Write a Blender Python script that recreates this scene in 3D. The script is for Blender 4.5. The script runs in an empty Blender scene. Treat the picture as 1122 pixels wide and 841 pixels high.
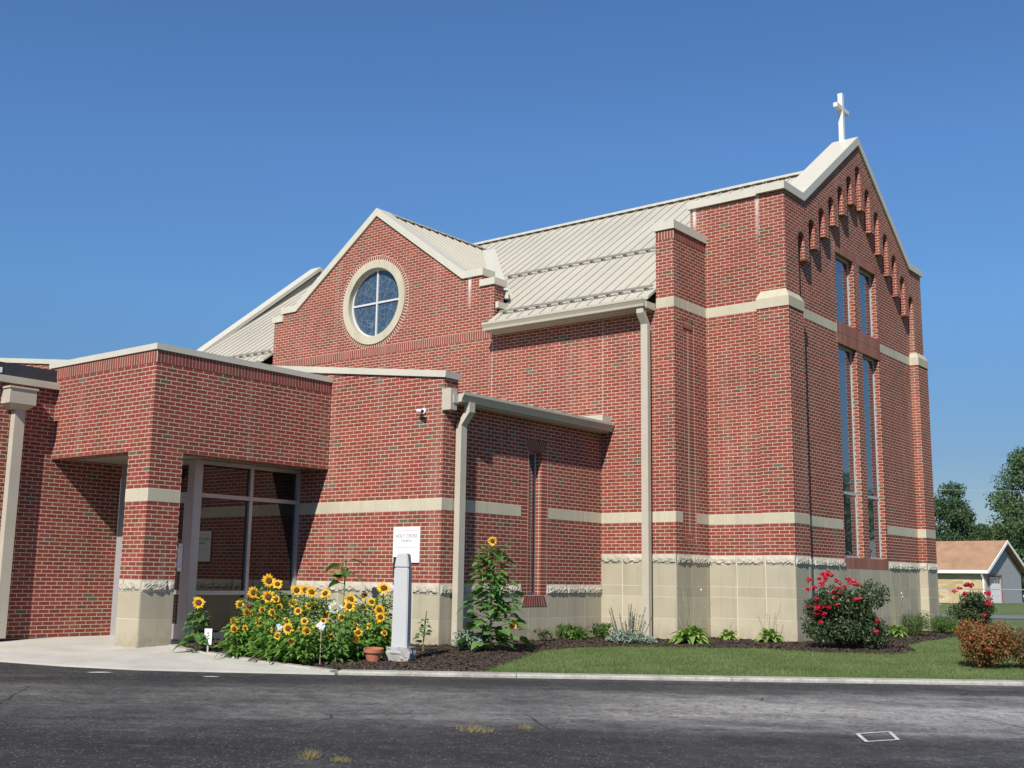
import bpy, bmesh, math, random
import numpy as np
from mathutils import Vector, Matrix
from mathutils.geometry import tessellate_polygon

# ------------------------------------------------------------------ camera, sky, sun
scene = bpy.context.scene
col = scene.collection
cam_d = bpy.data.cameras.new("camera")
cam = bpy.data.objects.new("camera", cam_d)
col.objects.link(cam)
RX = Vector((0.78791117, 0.61561169, 0.01477304))
UP = Vector((0.09301332, -0.14269287, 0.98538686))
FW = Vector((-0.60872367, 0.77502322, 0.16968939))
cam.matrix_world = Matrix(((RX[0], UP[0], -FW[0], 9.0887), (RX[1], UP[1], -FW[1], -20.3401),
                           (RX[2], UP[2], -FW[2], 1.1178), (0, 0, 0, 1)))
cam_d.sensor_width = 36.0
cam_d.lens = 1236.06 / 1122 * 36
cam_d.clip_start = 0.1
cam_d.clip_end = 3000
scene.camera = cam

SUN_DIR = Vector((1.06, -3.1, 2.87)).normalized()
elev = math.asin(SUN_DIR.z)
azim = math.atan2(SUN_DIR.x, SUN_DIR.y)
world = bpy.data.worlds.new("World")
scene.world = world
world.use_nodes = True
wn = world.node_tree
for n in list(wn.nodes): wn.nodes.remove(n)
sky = wn.nodes.new('ShaderNodeTexSky')
sky.sky_type = 'NISHITA'
sky.sun_disc = False
sky.sun_elevation = elev
sky.sun_rotation = azim
sky.altitude = 200
sky.air_density = 1.0
sky.dust_density = 0.0
sky.ozone_density = 6.0
bg = wn.nodes.new('ShaderNodeBackground')
bg.inputs['Strength'].default_value = 0.07
wo = wn.nodes.new('ShaderNodeOutputWorld')
hsv = wn.nodes.new('ShaderNodeHueSaturation')
hsv.inputs['Saturation'].default_value = 1.09
hsv.inputs['Hue'].default_value = 0.498
hsv.inputs['Value'].default_value = 1.28
wn.links.new(sky.outputs[0], hsv.inputs['Color'])
tcw = wn.nodes.new('ShaderNodeTexCoord'); sxw = wn.nodes.new('ShaderNodeSeparateXYZ')
wn.links.new(tcw.outputs['Generated'], sxw.inputs[0])
rpw = wn.nodes.new('ShaderNodeValToRGB'); crw = rpw.color_ramp
crw.elements[0].position = 0.0; crw.elements[0].color = (0.44, 0.42, 0.42, 1)
crw.elements[1].position = 0.36; crw.elements[1].color = (1, 1, 1.06, 1)
for p_, c_ in ((0.108, (0.55, 0.53, 0.56)), (0.187, (0.70, 0.72, 0.75)), (0.235, (0.82, 0.87, 0.90))):
    e_ = crw.elements.new(p_); e_.color = (*c_, 1)
wn.links.new(sxw.outputs[2], rpw.inputs[0])
mlw = wn.nodes.new('ShaderNodeMix'); mlw.data_type = 'RGBA'; mlw.blend_type = 'MULTIPLY'; mlw.inputs[0].default_value = 1.0
wn.links.new(hsv.outputs[0], mlw.inputs[6]); wn.links.new(rpw.outputs[0], mlw.inputs[7])
wn.links.new(mlw.outputs[2], bg.inputs[0])
wn.links.new(bg.outputs[0], wo.inputs[0])

sun_d = bpy.data.lights.new("sun", 'SUN')
sun_d.energy = 4.3
sun_d.angle = math.radians(0.5)
sun_d.color = (1.0, 0.95, 0.87)
sun = bpy.data.objects.new("sun", sun_d)
sun.rotation_euler = SUN_DIR.to_track_quat('Z', 'Y').to_euler()
sun.location = (20, -60, 60)
col.objects.link(sun)

scene.view_settings.view_transform = 'Standard'
scene.view_settings.look = 'None'
scene.view_settings.gamma = 1
scene.view_settings.exposure = 0.48
scene.view_settings.use_curve_mapping = False

# ------------------------------------------------------------------ mesh helpers
class MB:
    """collects shapes; build() links them as one mesh object with metre UVs"""
    def __init__(s):
        s.v = []; s.f = []; s.m = []; s.uv = {}
    def add(s, vs, fs, mi=0):
        o = len(s.v); s.v.extend([tuple(v) for v in vs])
        for f in fs:
            s.f.append(tuple(i + o for i in f)); s.m.append(mi)
    def box(s, x0, x1, y0, y1, z0, z1, mi=0):
        if x0 > x1: x0, x1 = x1, x0
        if y0 > y1: y0, y1 = y1, y0
        if z0 > z1: z0, z1 = z1, z0
        vs = [(x, y, z) for z in (z0, z1) for y in (y0, y1) for x in (x0, x1)]
        s.add(vs, [(0, 2, 3, 1), (4, 5, 7, 6), (0, 1, 5, 4), (2, 6, 7, 3), (0, 4, 6, 2), (1, 3, 7, 5)], mi)
    def prism(s, outer, holes, ax, w0, w1, mi=0):
        """polygon with holes in the plane across ax, extruded from w0 to w1"""
        def P(u, v, w):
            return {'x': (w, u, v), 'y': (u, w, v), 'z': (u, v, w)}[ax]
        loops = [outer] + list(holes)
        tris = tessellate_polygon([[Vector((u, v, 0)) for u, v in l] for l in loops])
        flat = [p for l in loops for p in l]; n = len(flat)
        vs = [P(u, v, w0) for u, v in flat] + [P(u, v, w1) for u, v in flat]
        fs = [tuple(t) for t in tris] + [tuple(i + n for i in reversed(t)) for t in tris]
        o = 0
        for l in loops:
            k = len(l)
            for i in range(k):
                a, b = o + i, o + (i + 1) % k
                fs.append((a, b, b + n, a + n))
            o += k
        s.add(vs, fs, mi)
    def strip(s, path, t, ax, w0, w1, mi=0):
        """band of thickness t (upwards) along a path of (u,z), mitred, extruded across ax"""
        n = len(path); top = []
        for i in range(n):
            p = Vector(path[i])
            ns = []
            if i > 0:
                d = (p - Vector(path[i-1])).normalized(); ns.append(Vector((-d.y, d.x)))
            if i < n - 1:
                d = (Vector(path[i+1]) - p).normalized(); ns.append(Vector((-d.y, d.x)))
            m = sum(ns, Vector((0, 0))).normalized()
            top.append(p + m * (t / m.dot(ns[0])))
        poly = [tuple(p) for p in path] + [tuple(p) for p in reversed(top)]
        s.prism(poly, [], ax, w0, w1, mi)
    def tube(s, pts, radii, n=8, mi=0, cap=True):
        pts = [Vector(p) for p in pts]
        if not hasattr(radii, '__len__'): radii = [radii] * len(pts)
        vs = []
        for i, p in enumerate(pts):
            d = (pts[min(i+1, len(pts)-1)] - pts[max(i-1, 0)])
            d = d.normalized() if d.length > 1e-9 else Vector((0, 0, 1))
            a = d.cross(Vector((0, 0, 1)))
            a = a.normalized() if a.length > 1e-3 else Vector((1, 0, 0))
            b = d.cross(a)
            for k in range(n):
                t = 2 * math.pi * k / n
                vs.append(p + (a * math.cos(t) + b * math.sin(t)) * radii[i])
        fs = []
        for i in range(len(pts) - 1):
            for k in range(n):
                k2 = (k + 1) % n
                fs.append((i*n+k, i*n+k2, (i+1)*n+k2, (i+1)*n+k))
        if cap:
            fs.append(tuple(range(n))); fs.append(tuple(range((len(pts)-1)*n, len(pts)*n)))
        s.add(vs, fs, mi)
    def lathe(s, prof, n=16, mi=0, c=(0, 0, 0)):
        vs = [(c[0]+r*math.cos(2*math.pi*k/n), c[1]+r*math.sin(2*math.pi*k/n), c[2]+z) for r, z in prof for k in range(n)]
        fs = [(i*n+k, i*n+(k+1) % n, (i+1)*n+(k+1) % n, (i+1)*n+k) for i in range(len(prof)-1) for k in range(n)]
        s.add(vs, fs, mi)
    def build(s, name, mats, parent=None, smooth=False, uvswap=False, recalc=True):
        me = bpy.data.meshes.new(name)
        me.from_pydata(s.v, [], s.f)
        if not isinstance(mats, (list, tuple)): mats = [mats]
        for m in mats: me.materials.append(m)
        me.polygons.foreach_set('material_index', s.m)
        if recalc:
            bm = bmesh.new(); bm.from_mesh(me); bmesh.ops.recalc_face_normals(bm, faces=bm.faces); bm.to_mesh(me); bm.free()
        uv = me.uv_layers.new(name='UVMap')
        data = np.zeros(len(me.loops) * 2, dtype=np.float32)
        co = np.array([v.co[:] for v in me.vertices])
        for p in me.polygons:
            nx, ny, nz = abs(p.normal.x), abs(p.normal.y), abs(p.normal.z)
            if nz > 0.8: a, b = 0, 1
            elif nx > ny: a, b = 1, 2
            else: a, b = 0, 2
            if uvswap: a, b = b, a
            for li in p.loop_indices:
                c = co[me.loops[li].vertex_index]
                data[2*li] = c[a]; data[2*li+1] = c[b]
        uv.data.foreach_set('uv', data)
        if smooth: me.polygons.foreach_set('use_smooth', [True] * len(me.polygons))
        ob = bpy.data.objects.new(name, me)
        col.objects.link(ob)
        if parent: ob.parent = parent
        return ob

def tag(o, label=None, cat=None, group=None, kind=None):
    if label: o['label'] = label
    if cat: o['category'] = cat
    if group: o['group'] = group
    if kind: o['kind'] = kind
    return o

def empty(name, loc=(0, 0, 0), label=None, cat=None, group=None, rz=0.0):
    e = bpy.data.objects.new(name, None)
    e.location = loc; e.rotation_euler = (0, 0, rz)
    e.empty_display_size = 0.2
    col.objects.link(e)
    return tag(e, label, cat, group)

# ------------------------------------------------------------------ material helpers
class NT:
    def __init__(s, name):
        s.mat = bpy.data.materials.new(name); s.mat.use_nodes = True
        s.t = s.mat.node_tree; s.t.nodes.clear()
        s.out = s.t.nodes.new('ShaderNodeOutputMaterial')
    def n(s, kind, **kw):
        nd = s.t.nodes.new(kind)
        for k, v in kw.items():
            if k.startswith('i_'):
                key = k[2:]; key = int(key) if key.isdigit() else key.replace('_', ' ')
                nd.inputs[key].default_value = v
            else: setattr(nd, k, v)
        return nd
    def l(s, a, b): s.t.links.new(a, b)
    def math(s, op, a, b=None, clamp=False):
        nd = s.n('ShaderNodeMath', operation=op, use_clamp=clamp)
        for i, v in enumerate((a, b)):
            if v is None: continue
            if isinstance(v, (int, float)): nd.inputs[i].default_value = v
            else: s.l(v, nd.inputs[i])
        return nd.outputs[0]
    def ramp(s, fac, stops, interp='LINEAR'):
        nd = s.n('ShaderNodeValToRGB'); cr = nd.color_ramp; cr.interpolation = interp
        cl = lambda c: (c[0], c[1], c[2], 1) if hasattr(c, '__len__') else (c, c, c, 1)
        cr.elements[1].position = stops[-1][0]; cr.elements[1].color = cl(stops[-1][1])
        cr.elements[0].position = stops[0][0]; cr.elements[0].color = cl(stops[0][1])
        for p, c in stops[1:-1]:
            e = cr.elements.new(p); e.color = cl(c)
        s.l(fac, nd.inputs[0]); return nd.outputs[0]
    def mix(s, fac, a, b, blend='MIX'):
        nd = s.n('ShaderNodeMix', data_type='RGBA', blend_type=blend)
        for i, v in ((0, fac), (6, a), (7, b)):
            if isinstance(v, (int, float)): nd.inputs[i].default_value = v
            elif isinstance(v, tuple): nd.inputs[i].default_value = (*v[:3], 1)
            else: s.l(v, nd.inputs[i])
        return nd.outputs[2]
    def noise(s, vec, scale, detail=3, rough=0.5, out=0):
        nd = s.n('ShaderNodeTexNoise', i_Scale=scale, i_Detail=detail, i_Roughness=rough)
        if vec is not None: s.l(vec, nd.inputs['Vector'])
        return nd.outputs[out]
    def pos(s): return s.n('ShaderNodeNewGeometry').outputs['Position']
    def bsdf(s, color, rough=0.7, spec=0.3, metal=0.0, bump=None, bdist=0.01, bstr=1.0):
        b = s.n('ShaderNodeBsdfPrincipled')
        if isinstance(color, tuple): b.inputs['Base Color'].default_value = (*color[:3], 1)
        else: s.l(color, b.inputs['Base Color'])
        if isinstance(rough, (int, float)): b.inputs['Roughness'].default_value = rough
        else: s.l(rough, b.inputs['Roughness'])
        b.inputs['Specular IOR Level'].default_value = spec
        b.inputs['Metallic'].default_value = metal
        if bump is not None:
            bp = s.n('ShaderNodeBump', i_Strength=bstr, i_Distance=bdist)
            s.l(bump, bp.inputs['Height']); s.l(bp.outputs[0], b.inputs['Normal'])
        s.b = b
        s.l(b.outputs[0], s.out.inputs[0])
        return s.mat

def plain(name, c, rough=0.6, var=0.08, scale=3.0, spec=0.3, metal=0.0, bump=0.0):
    t = NT(name); p = t.pos()
    n = t.noise(p, scale, 5, 0.6)
    c0 = tuple(max(0, x * (1 - var)) for x in c); c1 = tuple(min(1, x * (1 + var)) for x in c)
    cc = t.ramp(n, [(0.3, c0), (0.7, c1)])
    if bump:
        return t.bsdf(cc, rough, spec, metal, t.noise(p, 60, 4, 0.6), bump)
    return t.bsdf(cc, rough, spec, metal)

def brick_mat(name, w=0.2032, h=0.06773, off=0.5, stain=False, dark=1.0, mort=0.0066):
    t = NT(name)
    uv = t.n('ShaderNodeUVMap', uv_map='UVMap').outputs[0]
    br = t.n('ShaderNodeTexBrick', offset=off, offset_frequency=2, squash=1.0)
    t.l(uv, br.inputs['Vector'])
    for k, v in (('Scale', 1.0), ('Mortar Size', mort), ('Mortar Smooth', 0.15), ('Bias', 0.0), ('Brick Width', w), ('Row Height', h)):
        br.inputs[k].default_value = v
    br.inputs['Color1'].default_value = (0, 0, 0, 1); br.inputs['Color2'].default_value = (1, 1, 1, 1)
    br.inputs['Mortar'].default_value = (0.5, 0.5, 0.5, 1)
    sep = t.n('ShaderNodeSeparateColor'); t.l(br.outputs['Color'], sep.inputs[0])
    r = sep.outputs[0]
    D = dark
    cols = t.ramp(r, [(0.0, (0.135*D, 0.120*D, 0.080*D)), (0.012, (0.16*D, 0.070*D, 0.048*D)), (0.045, (0.215*D, 0.056*D, 0.042*D)),
                      (0.20, (0.285*D, 0.054*D, 0.039*D)), (0.45, (0.240*D, 0.055*D, 0.039*D)), (0.60, (0.305*D, 0.060*D, 0.043*D)), (0.78, (0.265*D, 0.068*D, 0.044*D)),
                      (0.92, (0.330*D, 0.080*D, 0.048*D))], 'CONSTANT')
    p = t.pos()
    spk = t.noise(p, 55, 4, 0.65)
    cols = t.mix(0.35, cols, t.ramp(spk, [(0.25, 0.45), (0.75, 1.0)]), 'MULTIPLY')
    fl = t.noise(p, 9.0, 3, 0.6)
    cols = t.mix(t.ramp(fl, [(0.54, 0.0), (0.76, 0.45)]), cols, (0.15*D, 0.078*D, 0.050*D))
    big = t.noise(p, 0.55, 4, 0.6)
    mcol = t.ramp(t.noise(p, 3.5, 4, 0.6), [(0.3, (0.49, 0.390, 0.290)), (0.7, (0.62, 0.50, 0.375))])
    c = t.mix(br.outputs['Fac'], cols, mcol)
    c = t.mix(1.0, c, t.ramp(big, [(0.25, (0.84, 0.82, 0.82)), (0.75, (1.06, 1.05, 1.04))]), 'MULTIPLY')
    mpg = t.n('ShaderNodeMapping'); mpg.inputs['Scale'].default_value = (2.6, 2.6, 0.22); t.l(p, mpg.inputs[0])
    run = t.noise(mpg.outputs[0], 1.0, 4, 0.65)          # rain streaks and pale bloom on the face
    c = t.mix(t.ramp(run, [(0.55, 0.0), (0.75, 0.16)]), c, (0.52, 0.44, 0.38))
    c = t.mix(1.0, c, t.ramp(run, [(0.25, (0.86, 0.86, 0.87)), (0.45, 1.0)]), 'MULTIPLY')
    if stain:
        sx = t.n('ShaderNodeSeparateXYZ'); t.l(p, sx.inputs[0])
        wob = t.noise(p, 6, 3)
        m = None
        for (x0, wd, z0, z1) in stain:
            d = t.math('ABSOLUTE', t.math('SUBTRACT', sx.outputs[0], x0))
            a = t.math('SUBTRACT', 1.0, t.math('DIVIDE', d, wd), True)
            zz = t.math('DIVIDE', t.math('SUBTRACT', sx.outputs[2], z0), z1 - z0, True)
            k = t.math('MULTIPLY', t.math('MULTIPLY', a, zz), t.math('MULTIPLY', wob, 2.2), True)
            m = k if m is None else t.math('MAXIMUM', m, k)
        c = t.mix(m, c, (0.72, 0.66, 0.60))
    inv = t.math('SUBTRACT', 1.0, br.outputs['Fac'])
    hgt = t.math('ADD', inv, t.math('MULTIPLY', spk, 0.35))
    return t.bsdf(c, 0.85, 0.2, 0, hgt, 0.006, 0.8)

def stone_mat(name, c, var=0.07, bump=0.002):
    t = NT(name); p = t.pos()
    rnd = t.n('ShaderNodeNewGeometry').outputs['Random Per Island']
    n = t.noise(p, 2.2, 5, 0.65); f = t.noise(p, 45, 4, 0.7)
    c0 = tuple(x * (1 - var) for x in c); c1 = tuple(x * (1 + var) for x in c)
    a = t.ramp(n, [(0.3, c0), (0.7, c1)])
    a = t.mix(0.25, a, t.ramp(f, [(0.3, 0.7), (0.7, 1.0)]), 'MULTIPLY')
    a = t.mix(1.0, a, t.ramp(rnd, [(0.0, 0.88), (1.0, 1.06)]), 'MULTIPLY')
    sz = t.n('ShaderNodeSeparateXYZ'); t.l(p, sz.inputs[0])
    mpg = t.n('ShaderNodeMapping'); mpg.inputs['Scale'].default_value = (5, 5, 0.35); t.l(p, mpg.inputs[0])
    run = t.noise(mpg.outputs[0], 1.0, 4, 0.65)
    a = t.mix(1.0, a, t.ramp(run, [(0.28, (0.86, 0.85, 0.83)), (0.5, 1.0)]), 'MULTIPLY')
    spl = t.math('MULTIPLY', t.ramp(sz.outputs[2], [(0.0, 1.0), (0.30, 0.0)]), t.ramp(t.noise(p, 7, 5, 0.7), [(0.35, 0.0), (0.7, 0.75)]))
    a = t.mix(spl, a, (0.21, 0.17, 0.12))
    return t.bsdf(a, 0.85, 0.2, 0, f, bump)

def leaf_mat(name, cols, trans=0.35, rough=0.5, spec=0.35, patchy=False):
    t = NT(name)
    rnd = t.n('ShaderNodeNewGeometry').outputs['Random Per Island']
    n = len(cols)
    c = t.ramp(rnd, [(i / max(1, n - 1), cc) for i, cc in enumerate(cols)])
    b = t.n('ShaderNodeBsdfPrincipled'); t.l(c, b.inputs['Base Color'])
    b.inputs['Roughness'].default_value = rough; b.inputs['Specular IOR Level'].default_value = spec
    if patchy:
        c = t.mix(1.0, c, t.ramp(t.noise(t.pos(), 0.9, 6, 0.7), [(0.3, (0.70, 0.74, 0.66)), (0.55, 1.0), (0.72, (1.28, 1.16, 1.25))]), 'MULTIPLY')
        t.l(c, b.inputs['Base Color'])
    tr = t.n('ShaderNodeBsdfTranslucent')
    tc = t.mix(1.0, c, (1.15, 1.25, 0.55), 'MULTIPLY'); t.l(tc, tr.inputs[0])
    mx = t.n('ShaderNodeMixShader', i_0=trans)
    t.l(b.outputs[0], mx.inputs[1]); t.l(tr.outputs[0], mx.inputs[2]); t.l(mx.outputs[0], t.out.inputs[0])
    return t.mat

M = {}
M['brick'] = brick_mat('red_brick', stain=[(-0.67, 0.07, 7.9, 8.95), (-2.12, 0.06, 8.3, 8.9), (-7.22, 0.07, 7.1, 7.95)])
M['soldier'] = brick_mat('soldier_brick', w=0.06773, h=0.2032, off=0.0)
M['lintel'] = brick_mat('smooth_soldier_brick', w=0.06773, h=0.24, off=0.0, dark=1.0, mort=0.004)
M['stack'] = brick_mat('stack_bond_brick', w=0.2032, h=0.06773, off=0.0)
t = NT('single_brick'); p = t.pos()
rnd = t.n('ShaderNodeNewGeometry').outputs['Random Per Island']
c = t.ramp(rnd, [(0, (0.185, 0.060, 0.044)), (0.2, (0.255, 0.060, 0.046)), (0.45, (0.215, 0.062, 0.046)), (0.65, (0.285, 0.064, 0.052)), (0.85, (0.24, 0.078, 0.052))], 'CONSTANT')
c = t.mix(0.35, c, t.ramp(t.noise(p, 55, 4, 0.65), [(0.25, 0.45), (0.75, 1.0)]), 'MULTIPLY')
M['lone'] = t.bsdf(c, 0.85, 0.2)
t = NT('brown_brick'); p = t.pos()
rnd = t.n('ShaderNodeNewGeometry').outputs['Random Per Island']
c = t.ramp(rnd, [(0, (0.20, 0.075, 0.055)), (0.5, (0.25, 0.095, 0.07)), (1, (0.29, 0.115, 0.085))])
c = t.mix(0.35, c, t.ramp(t.noise(p, 55, 4, 0.65), [(0.25, 0.5), (0.75, 1.0)]), 'MULTIPLY')
M['brownlone'] = t.bsdf(c, 0.85, 0.2)
M['stone'] = stone_mat('cast_stone', (0.50, 0.455, 0.34))
M['block'] = stone_mat('ground_face_block', (0.435, 0.39, 0.285), 0.05)
M['rock'] = stone_mat('rock_face_block', (0.50, 0.46, 0.37), 0.10, 0.006)
M['mortar'] = plain('pale_mortar', (0.68, 0.63, 0.50), 0.9)
M['brickmortar'] = plain('brick_mortar', (0.60, 0.495, 0.39), 0.9)
M['coping'] = plain('painted_coping', (0.53, 0.50, 0.41), 0.45, 0.04)
M['gutter'] = plain('beige_gutter', (0.45, 0.41, 0.33), 0.4, 0.05)
M['roof'] = plain('standing_seam_metal', (0.455, 0.422, 0.345), 0.45, 0.07, 0.5, 0.35)
M['dark_gap'] = plain('dark_gap', (0.03, 0.027, 0.024), 0.8)
M['parapet'] = plain('parapet_lining', (0.27, 0.245, 0.20), 0.6)
M['roofdark'] = plain('snow_rail_metal', (0.24, 0.22, 0.185), 0.5)
M['snow'] = plain('snow_guard_metal', (0.25, 0.23, 0.20), 0.5)
M['alu'] = plain('clear_aluminium', (0.42, 0.42, 0.42), 0.35, 0.04, 3, 0.5, 0.3)
M['roundframe'] = plain('light_grey_frame', (0.56, 0.57, 0.57), 0.4, 0.03)
M['paleframe'] = plain('pale_grey_frame', (0.40, 0.40, 0.39), 0.4, 0.03)
M['whiteframe'] = plain('white_window_frame', (0.74, 0.74, 0.74), 0.4, 0.03)
M['soffit'] = plain('soffit_board', (0.36, 0.33, 0.27), 0.8)
M['membrane'] = plain('dark_fascia_membrane', (0.045, 0.045, 0.052), 0.35, 0.1)
M['cross'] = plain('white_cross_paint', (0.66, 0.66, 0.63), 0.4, 0.02)

def glass_mat(name, base=(0.012, 0.015, 0.018), ior=1.75, rough=0.02, wob=0.0):
    t = NT(name)
    b = t.n('ShaderNodeBsdfPrincipled'); b.inputs['Base Color'].default_value = (*base, 1)
    b.inputs['Roughness'].default_value = rough; b.inputs['IOR'].default_value = ior
    b.inputs['Specular IOR Level'].default_value = 0.5
    if wob:
        bp = t.n('ShaderNodeBump', i_Strength=wob, i_Distance=0.02)
        t.l(t.noise(t.pos(), 1.3, 2), bp.inputs['Height']); t.l(bp.outputs[0], b.inputs['Normal'])
    t.l(b.outputs[0], t.out.inputs[0]); return t.mat
M['glass'] = glass_mat('window_glass', (0.035, 0.048, 0.058), ior=3.8, wob=0.12)
M['doorglass'] = glass_mat('storefront_glass', (0.016, 0.015, 0.015), 1.62)
def leaded():
    t = NT('leaded_stained_glass'); p = t.pos()
    warp = t.n('ShaderNodeMix', data_type='VECTOR'); warp.inputs[0].default_value = 0.25
    t.l(p, warp.inputs[4]); t.l(t.noise(p, 2.0, 2, 0.5, 1), warp.inputs[5])
    v = t.n('ShaderNodeTexVoronoi', feature='DISTANCE_TO_EDGE', i_Scale=8.5); t.l(warp.outputs[1], v.inputs['Vector'])
    cell = t.n('ShaderNodeTexVoronoi', feature='F1', i_Scale=8.5); t.l(warp.outputs[1], cell.inputs['Vector'])
    sc = t.n('ShaderNodeSeparateColor'); t.l(cell.outputs['Color'], sc.inputs[0])
    base = t.ramp(sc.outputs[0], [(0, (0.034, 0.060, 0.095)), (0.5, (0.040, 0.068, 0.105)), (1, (0.046, 0.076, 0.115))])
    line = t.ramp(v.outputs[0], [(0.015, 1), (0.05, 0)])
    c = t.mix(line, base, (0.11, 0.155, 0.195))
    b = t.n('ShaderNodeBsdfPrincipled', i_Roughness=0.12, i_IOR=1.6); t.l(c, b.inputs['Base Color'])
    t.l(b.outputs[0], t.out.inputs[0]); return t.mat
M['leaded'] = leaded()

IN = 0.0254
# ------------------------------------------------------------------ ground, lawn, road
P0 = Vector((-1.73, -10.065)); P1 = Vector((5.159, -4.779))
E = (P1 - P0).normalized(); N = Vector((E.y, -E.x))        # along the kerb, and towards the road
front = [(-40.0, -14.5), (-12.0, -12.9), (-6.32, -12.075), (-5.061, -11.864), (-3.944, -11.503), (-2.903, -10.864), (-1.73, -10.065),
         (0.1, -8.72), (2.261, -7.06), (5.159, -4.779), (16.0, 3.6), (60.0, 37.4)]
def kerb_s(x, y):
    """signed distance to the road edge polyline, positive on the road"""
    best = 1e9; sg = 1
    for a, b in zip(front[:-1], front[1:]):
        ax, ay = a; bx, by = b; dx, dy = bx-ax, by-ay; L2 = dx*dx+dy*dy
        t = max(0, min(1, ((x-ax)*dx+(y-ay)*dy)/L2)); px, py = ax+dx*t, ay+dy*t
        d = math.hypot(x-px, y-py)
        if d < best:
            best = d; sg = 1 if (dx*(y-ay)-dy*(x-ax)) < 0 else -1
    return best * sg
def gz(x, y):
    """lawn and bed height"""
    s = kerb_s(x, y)
    if s > -0.05: return -0.75
    d = max(0.0, -s)
    near = -0.10 + min(1.0, d / 3.5) * 0.07                 # rises from the kerb to the building
    far = max(0.0, min(1.0, (y - 10) / 18.0)) * 0.33 if x > -30 else 0
    return near - far
def axis_pts(lo, hi, step, far):
    a = list(np.arange(lo, hi + 1e-6, step)); s = step
    x = hi
    while x < far: s *= 1.35; x += s; a.append(x)
    s = step; x = lo
    while x > -far: s *= 1.35; x -= s; a.insert(0, x)
    return a
grass_t = NT('lawn_turf'); gp = grass_t.pos()
gn = grass_t.noise(gp, 0.9, 6, 0.7); gf = grass_t.noise(gp, 38, 3, 0.7)
gc = grass_t.ramp(gn, [(0.3, (0.10, 0.15, 0.05)), (0.55, (0.14, 0.19, 0.07)), (0.75, (0.19, 0.22, 0.10))])
gc = grass_t.mix(0.5, gc, grass_t.ramp(gf, [(0.3, 0.45), (0.7, 1.0)]), 'MULTIPLY')
M['turf'] = grass_t.bsdf(gc, 0.9, 0.15, 0, gf, 0.03)
g = MB()
xs = axis_pts(-10, 18, 0.5, 700); ys = axis_pts(-14, 14, 0.5, 700)
nx = len(xs)
g.add([(x, y, gz(x, y)) for y in ys for x in xs],
      [(j*nx+i, j*nx+i+1, (j+1)*nx+i+1, (j+1)*nx+i) for j in range(len(ys)-1) for i in range(nx-1)])
tag(g.build('lawn_ground', M['turf'], recalc=False), kind='structure')

# asphalt: sealed, patched and worn parking lot
t = NT('worn_asphalt'); p = t.pos()
def dotp(vx, vy, c):
    nd = t.n('ShaderNodeVectorMath', operation='DOT_PRODUCT'); t.l(p, nd.inputs[0]); nd.inputs[1].default_value = (vx, vy, 0)
    return t.math('SUBTRACT', nd.outputs['Value'], c)
su = dotp(E.x, E.y, E.dot(P0)); sv = dotp(N.x, N.y, N.dot(P0))
comb = t.n('ShaderNodeCombineXYZ'); t.l(t.math('MULTIPLY', su, 0.22), comb.inputs[0]); t.l(sv, comb.inputs[1])
st = comb.outputs[0]
w1 = t.noise(st, 1.1, 5, 0.62); w2 = t.noise(st, 3.2, 5, 0.65); fine = t.noise(p, 70, 3, 0.7); med = t.noise(p, 9, 4, 0.65)
svw = t.math('ADD', sv, t.math('MULTIPLY', t.math('SUBTRACT', w1, 0.5), 2.6))
lane = t.ramp(t.math('DIVIDE', svw, 8.0, True), [(0.0, 0.30), (0.06, 0.12), (0.13, 0.20), (0.20, 0.75), (0.36, 1.0), (0.48, 0.8), (0.60, 0.2), (0.75, 0.10), (1.0, 0.25)])
right = t.ramp(t.math('DIVIDE', t.math('ADD', su, 8.0), 16.0, True), [(0.0, 0.34), (0.4, 0.45), (0.62, 0.55), (0.78, 1.0), (1.0, 1.0)])
patch = t.noise(st, 0.75, 6, 0.70); blot = t.noise(p, 1.7, 6, 0.72); grain = t.noise(p, 26, 5, 0.8)
pm = t.math('ADD', t.math('MULTIPLY', patch, 0.55), t.math('MULTIPLY', blot, 0.45))
lr = t.math('MULTIPLY', lane, right)
worn = t.math('MULTIPLY', lr, t.math('ADD', t.ramp(pm, [(0.40, 0.22), (0.58, 1.0)]), t.math('MULTIPLY', lr, 0.25), True))
worn = t.math('ADD', worn, t.ramp(pm, [(0.54, 0.0), (0.68, 0.16)]), True)
worn = t.math('MULTIPLY', worn, t.ramp(grain, [(0.32, 0.55), (0.68, 1.35)]))
c = t.mix(worn, (0.024, 0.0235, 0.0232), (0.375, 0.355, 0.325))
seal = t.ramp(t.noise(p, 0.42, 5, 0.65), [(0.47, 0.0), (0.56, 0.62)])
c = t.mix(t.math('MULTIPLY', seal, t.math('SUBTRACT', 1.0, t.math('MULTIPLY', right, 0.85), True)), c, (0.026, 0.0255, 0.025))
scr = t.ramp(t.noise(st, 5.5, 6, 0.75), [(0.58, 0.0), (0.72, 0.40)])
c = t.mix(scr, c, (0.17, 0.165, 0.16))
c = t.mix(0.8, c, t.ramp(fine, [(0.3, 0.45), (0.7, 1.5)]), 'MULTIPLY')
c = t.mix(0.9, c, t.ramp(t.noise(p, 5.5, 8, 0.85), [(0.34, 0.55), (0.66, 1.38)]), 'MULTIPLY')
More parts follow.
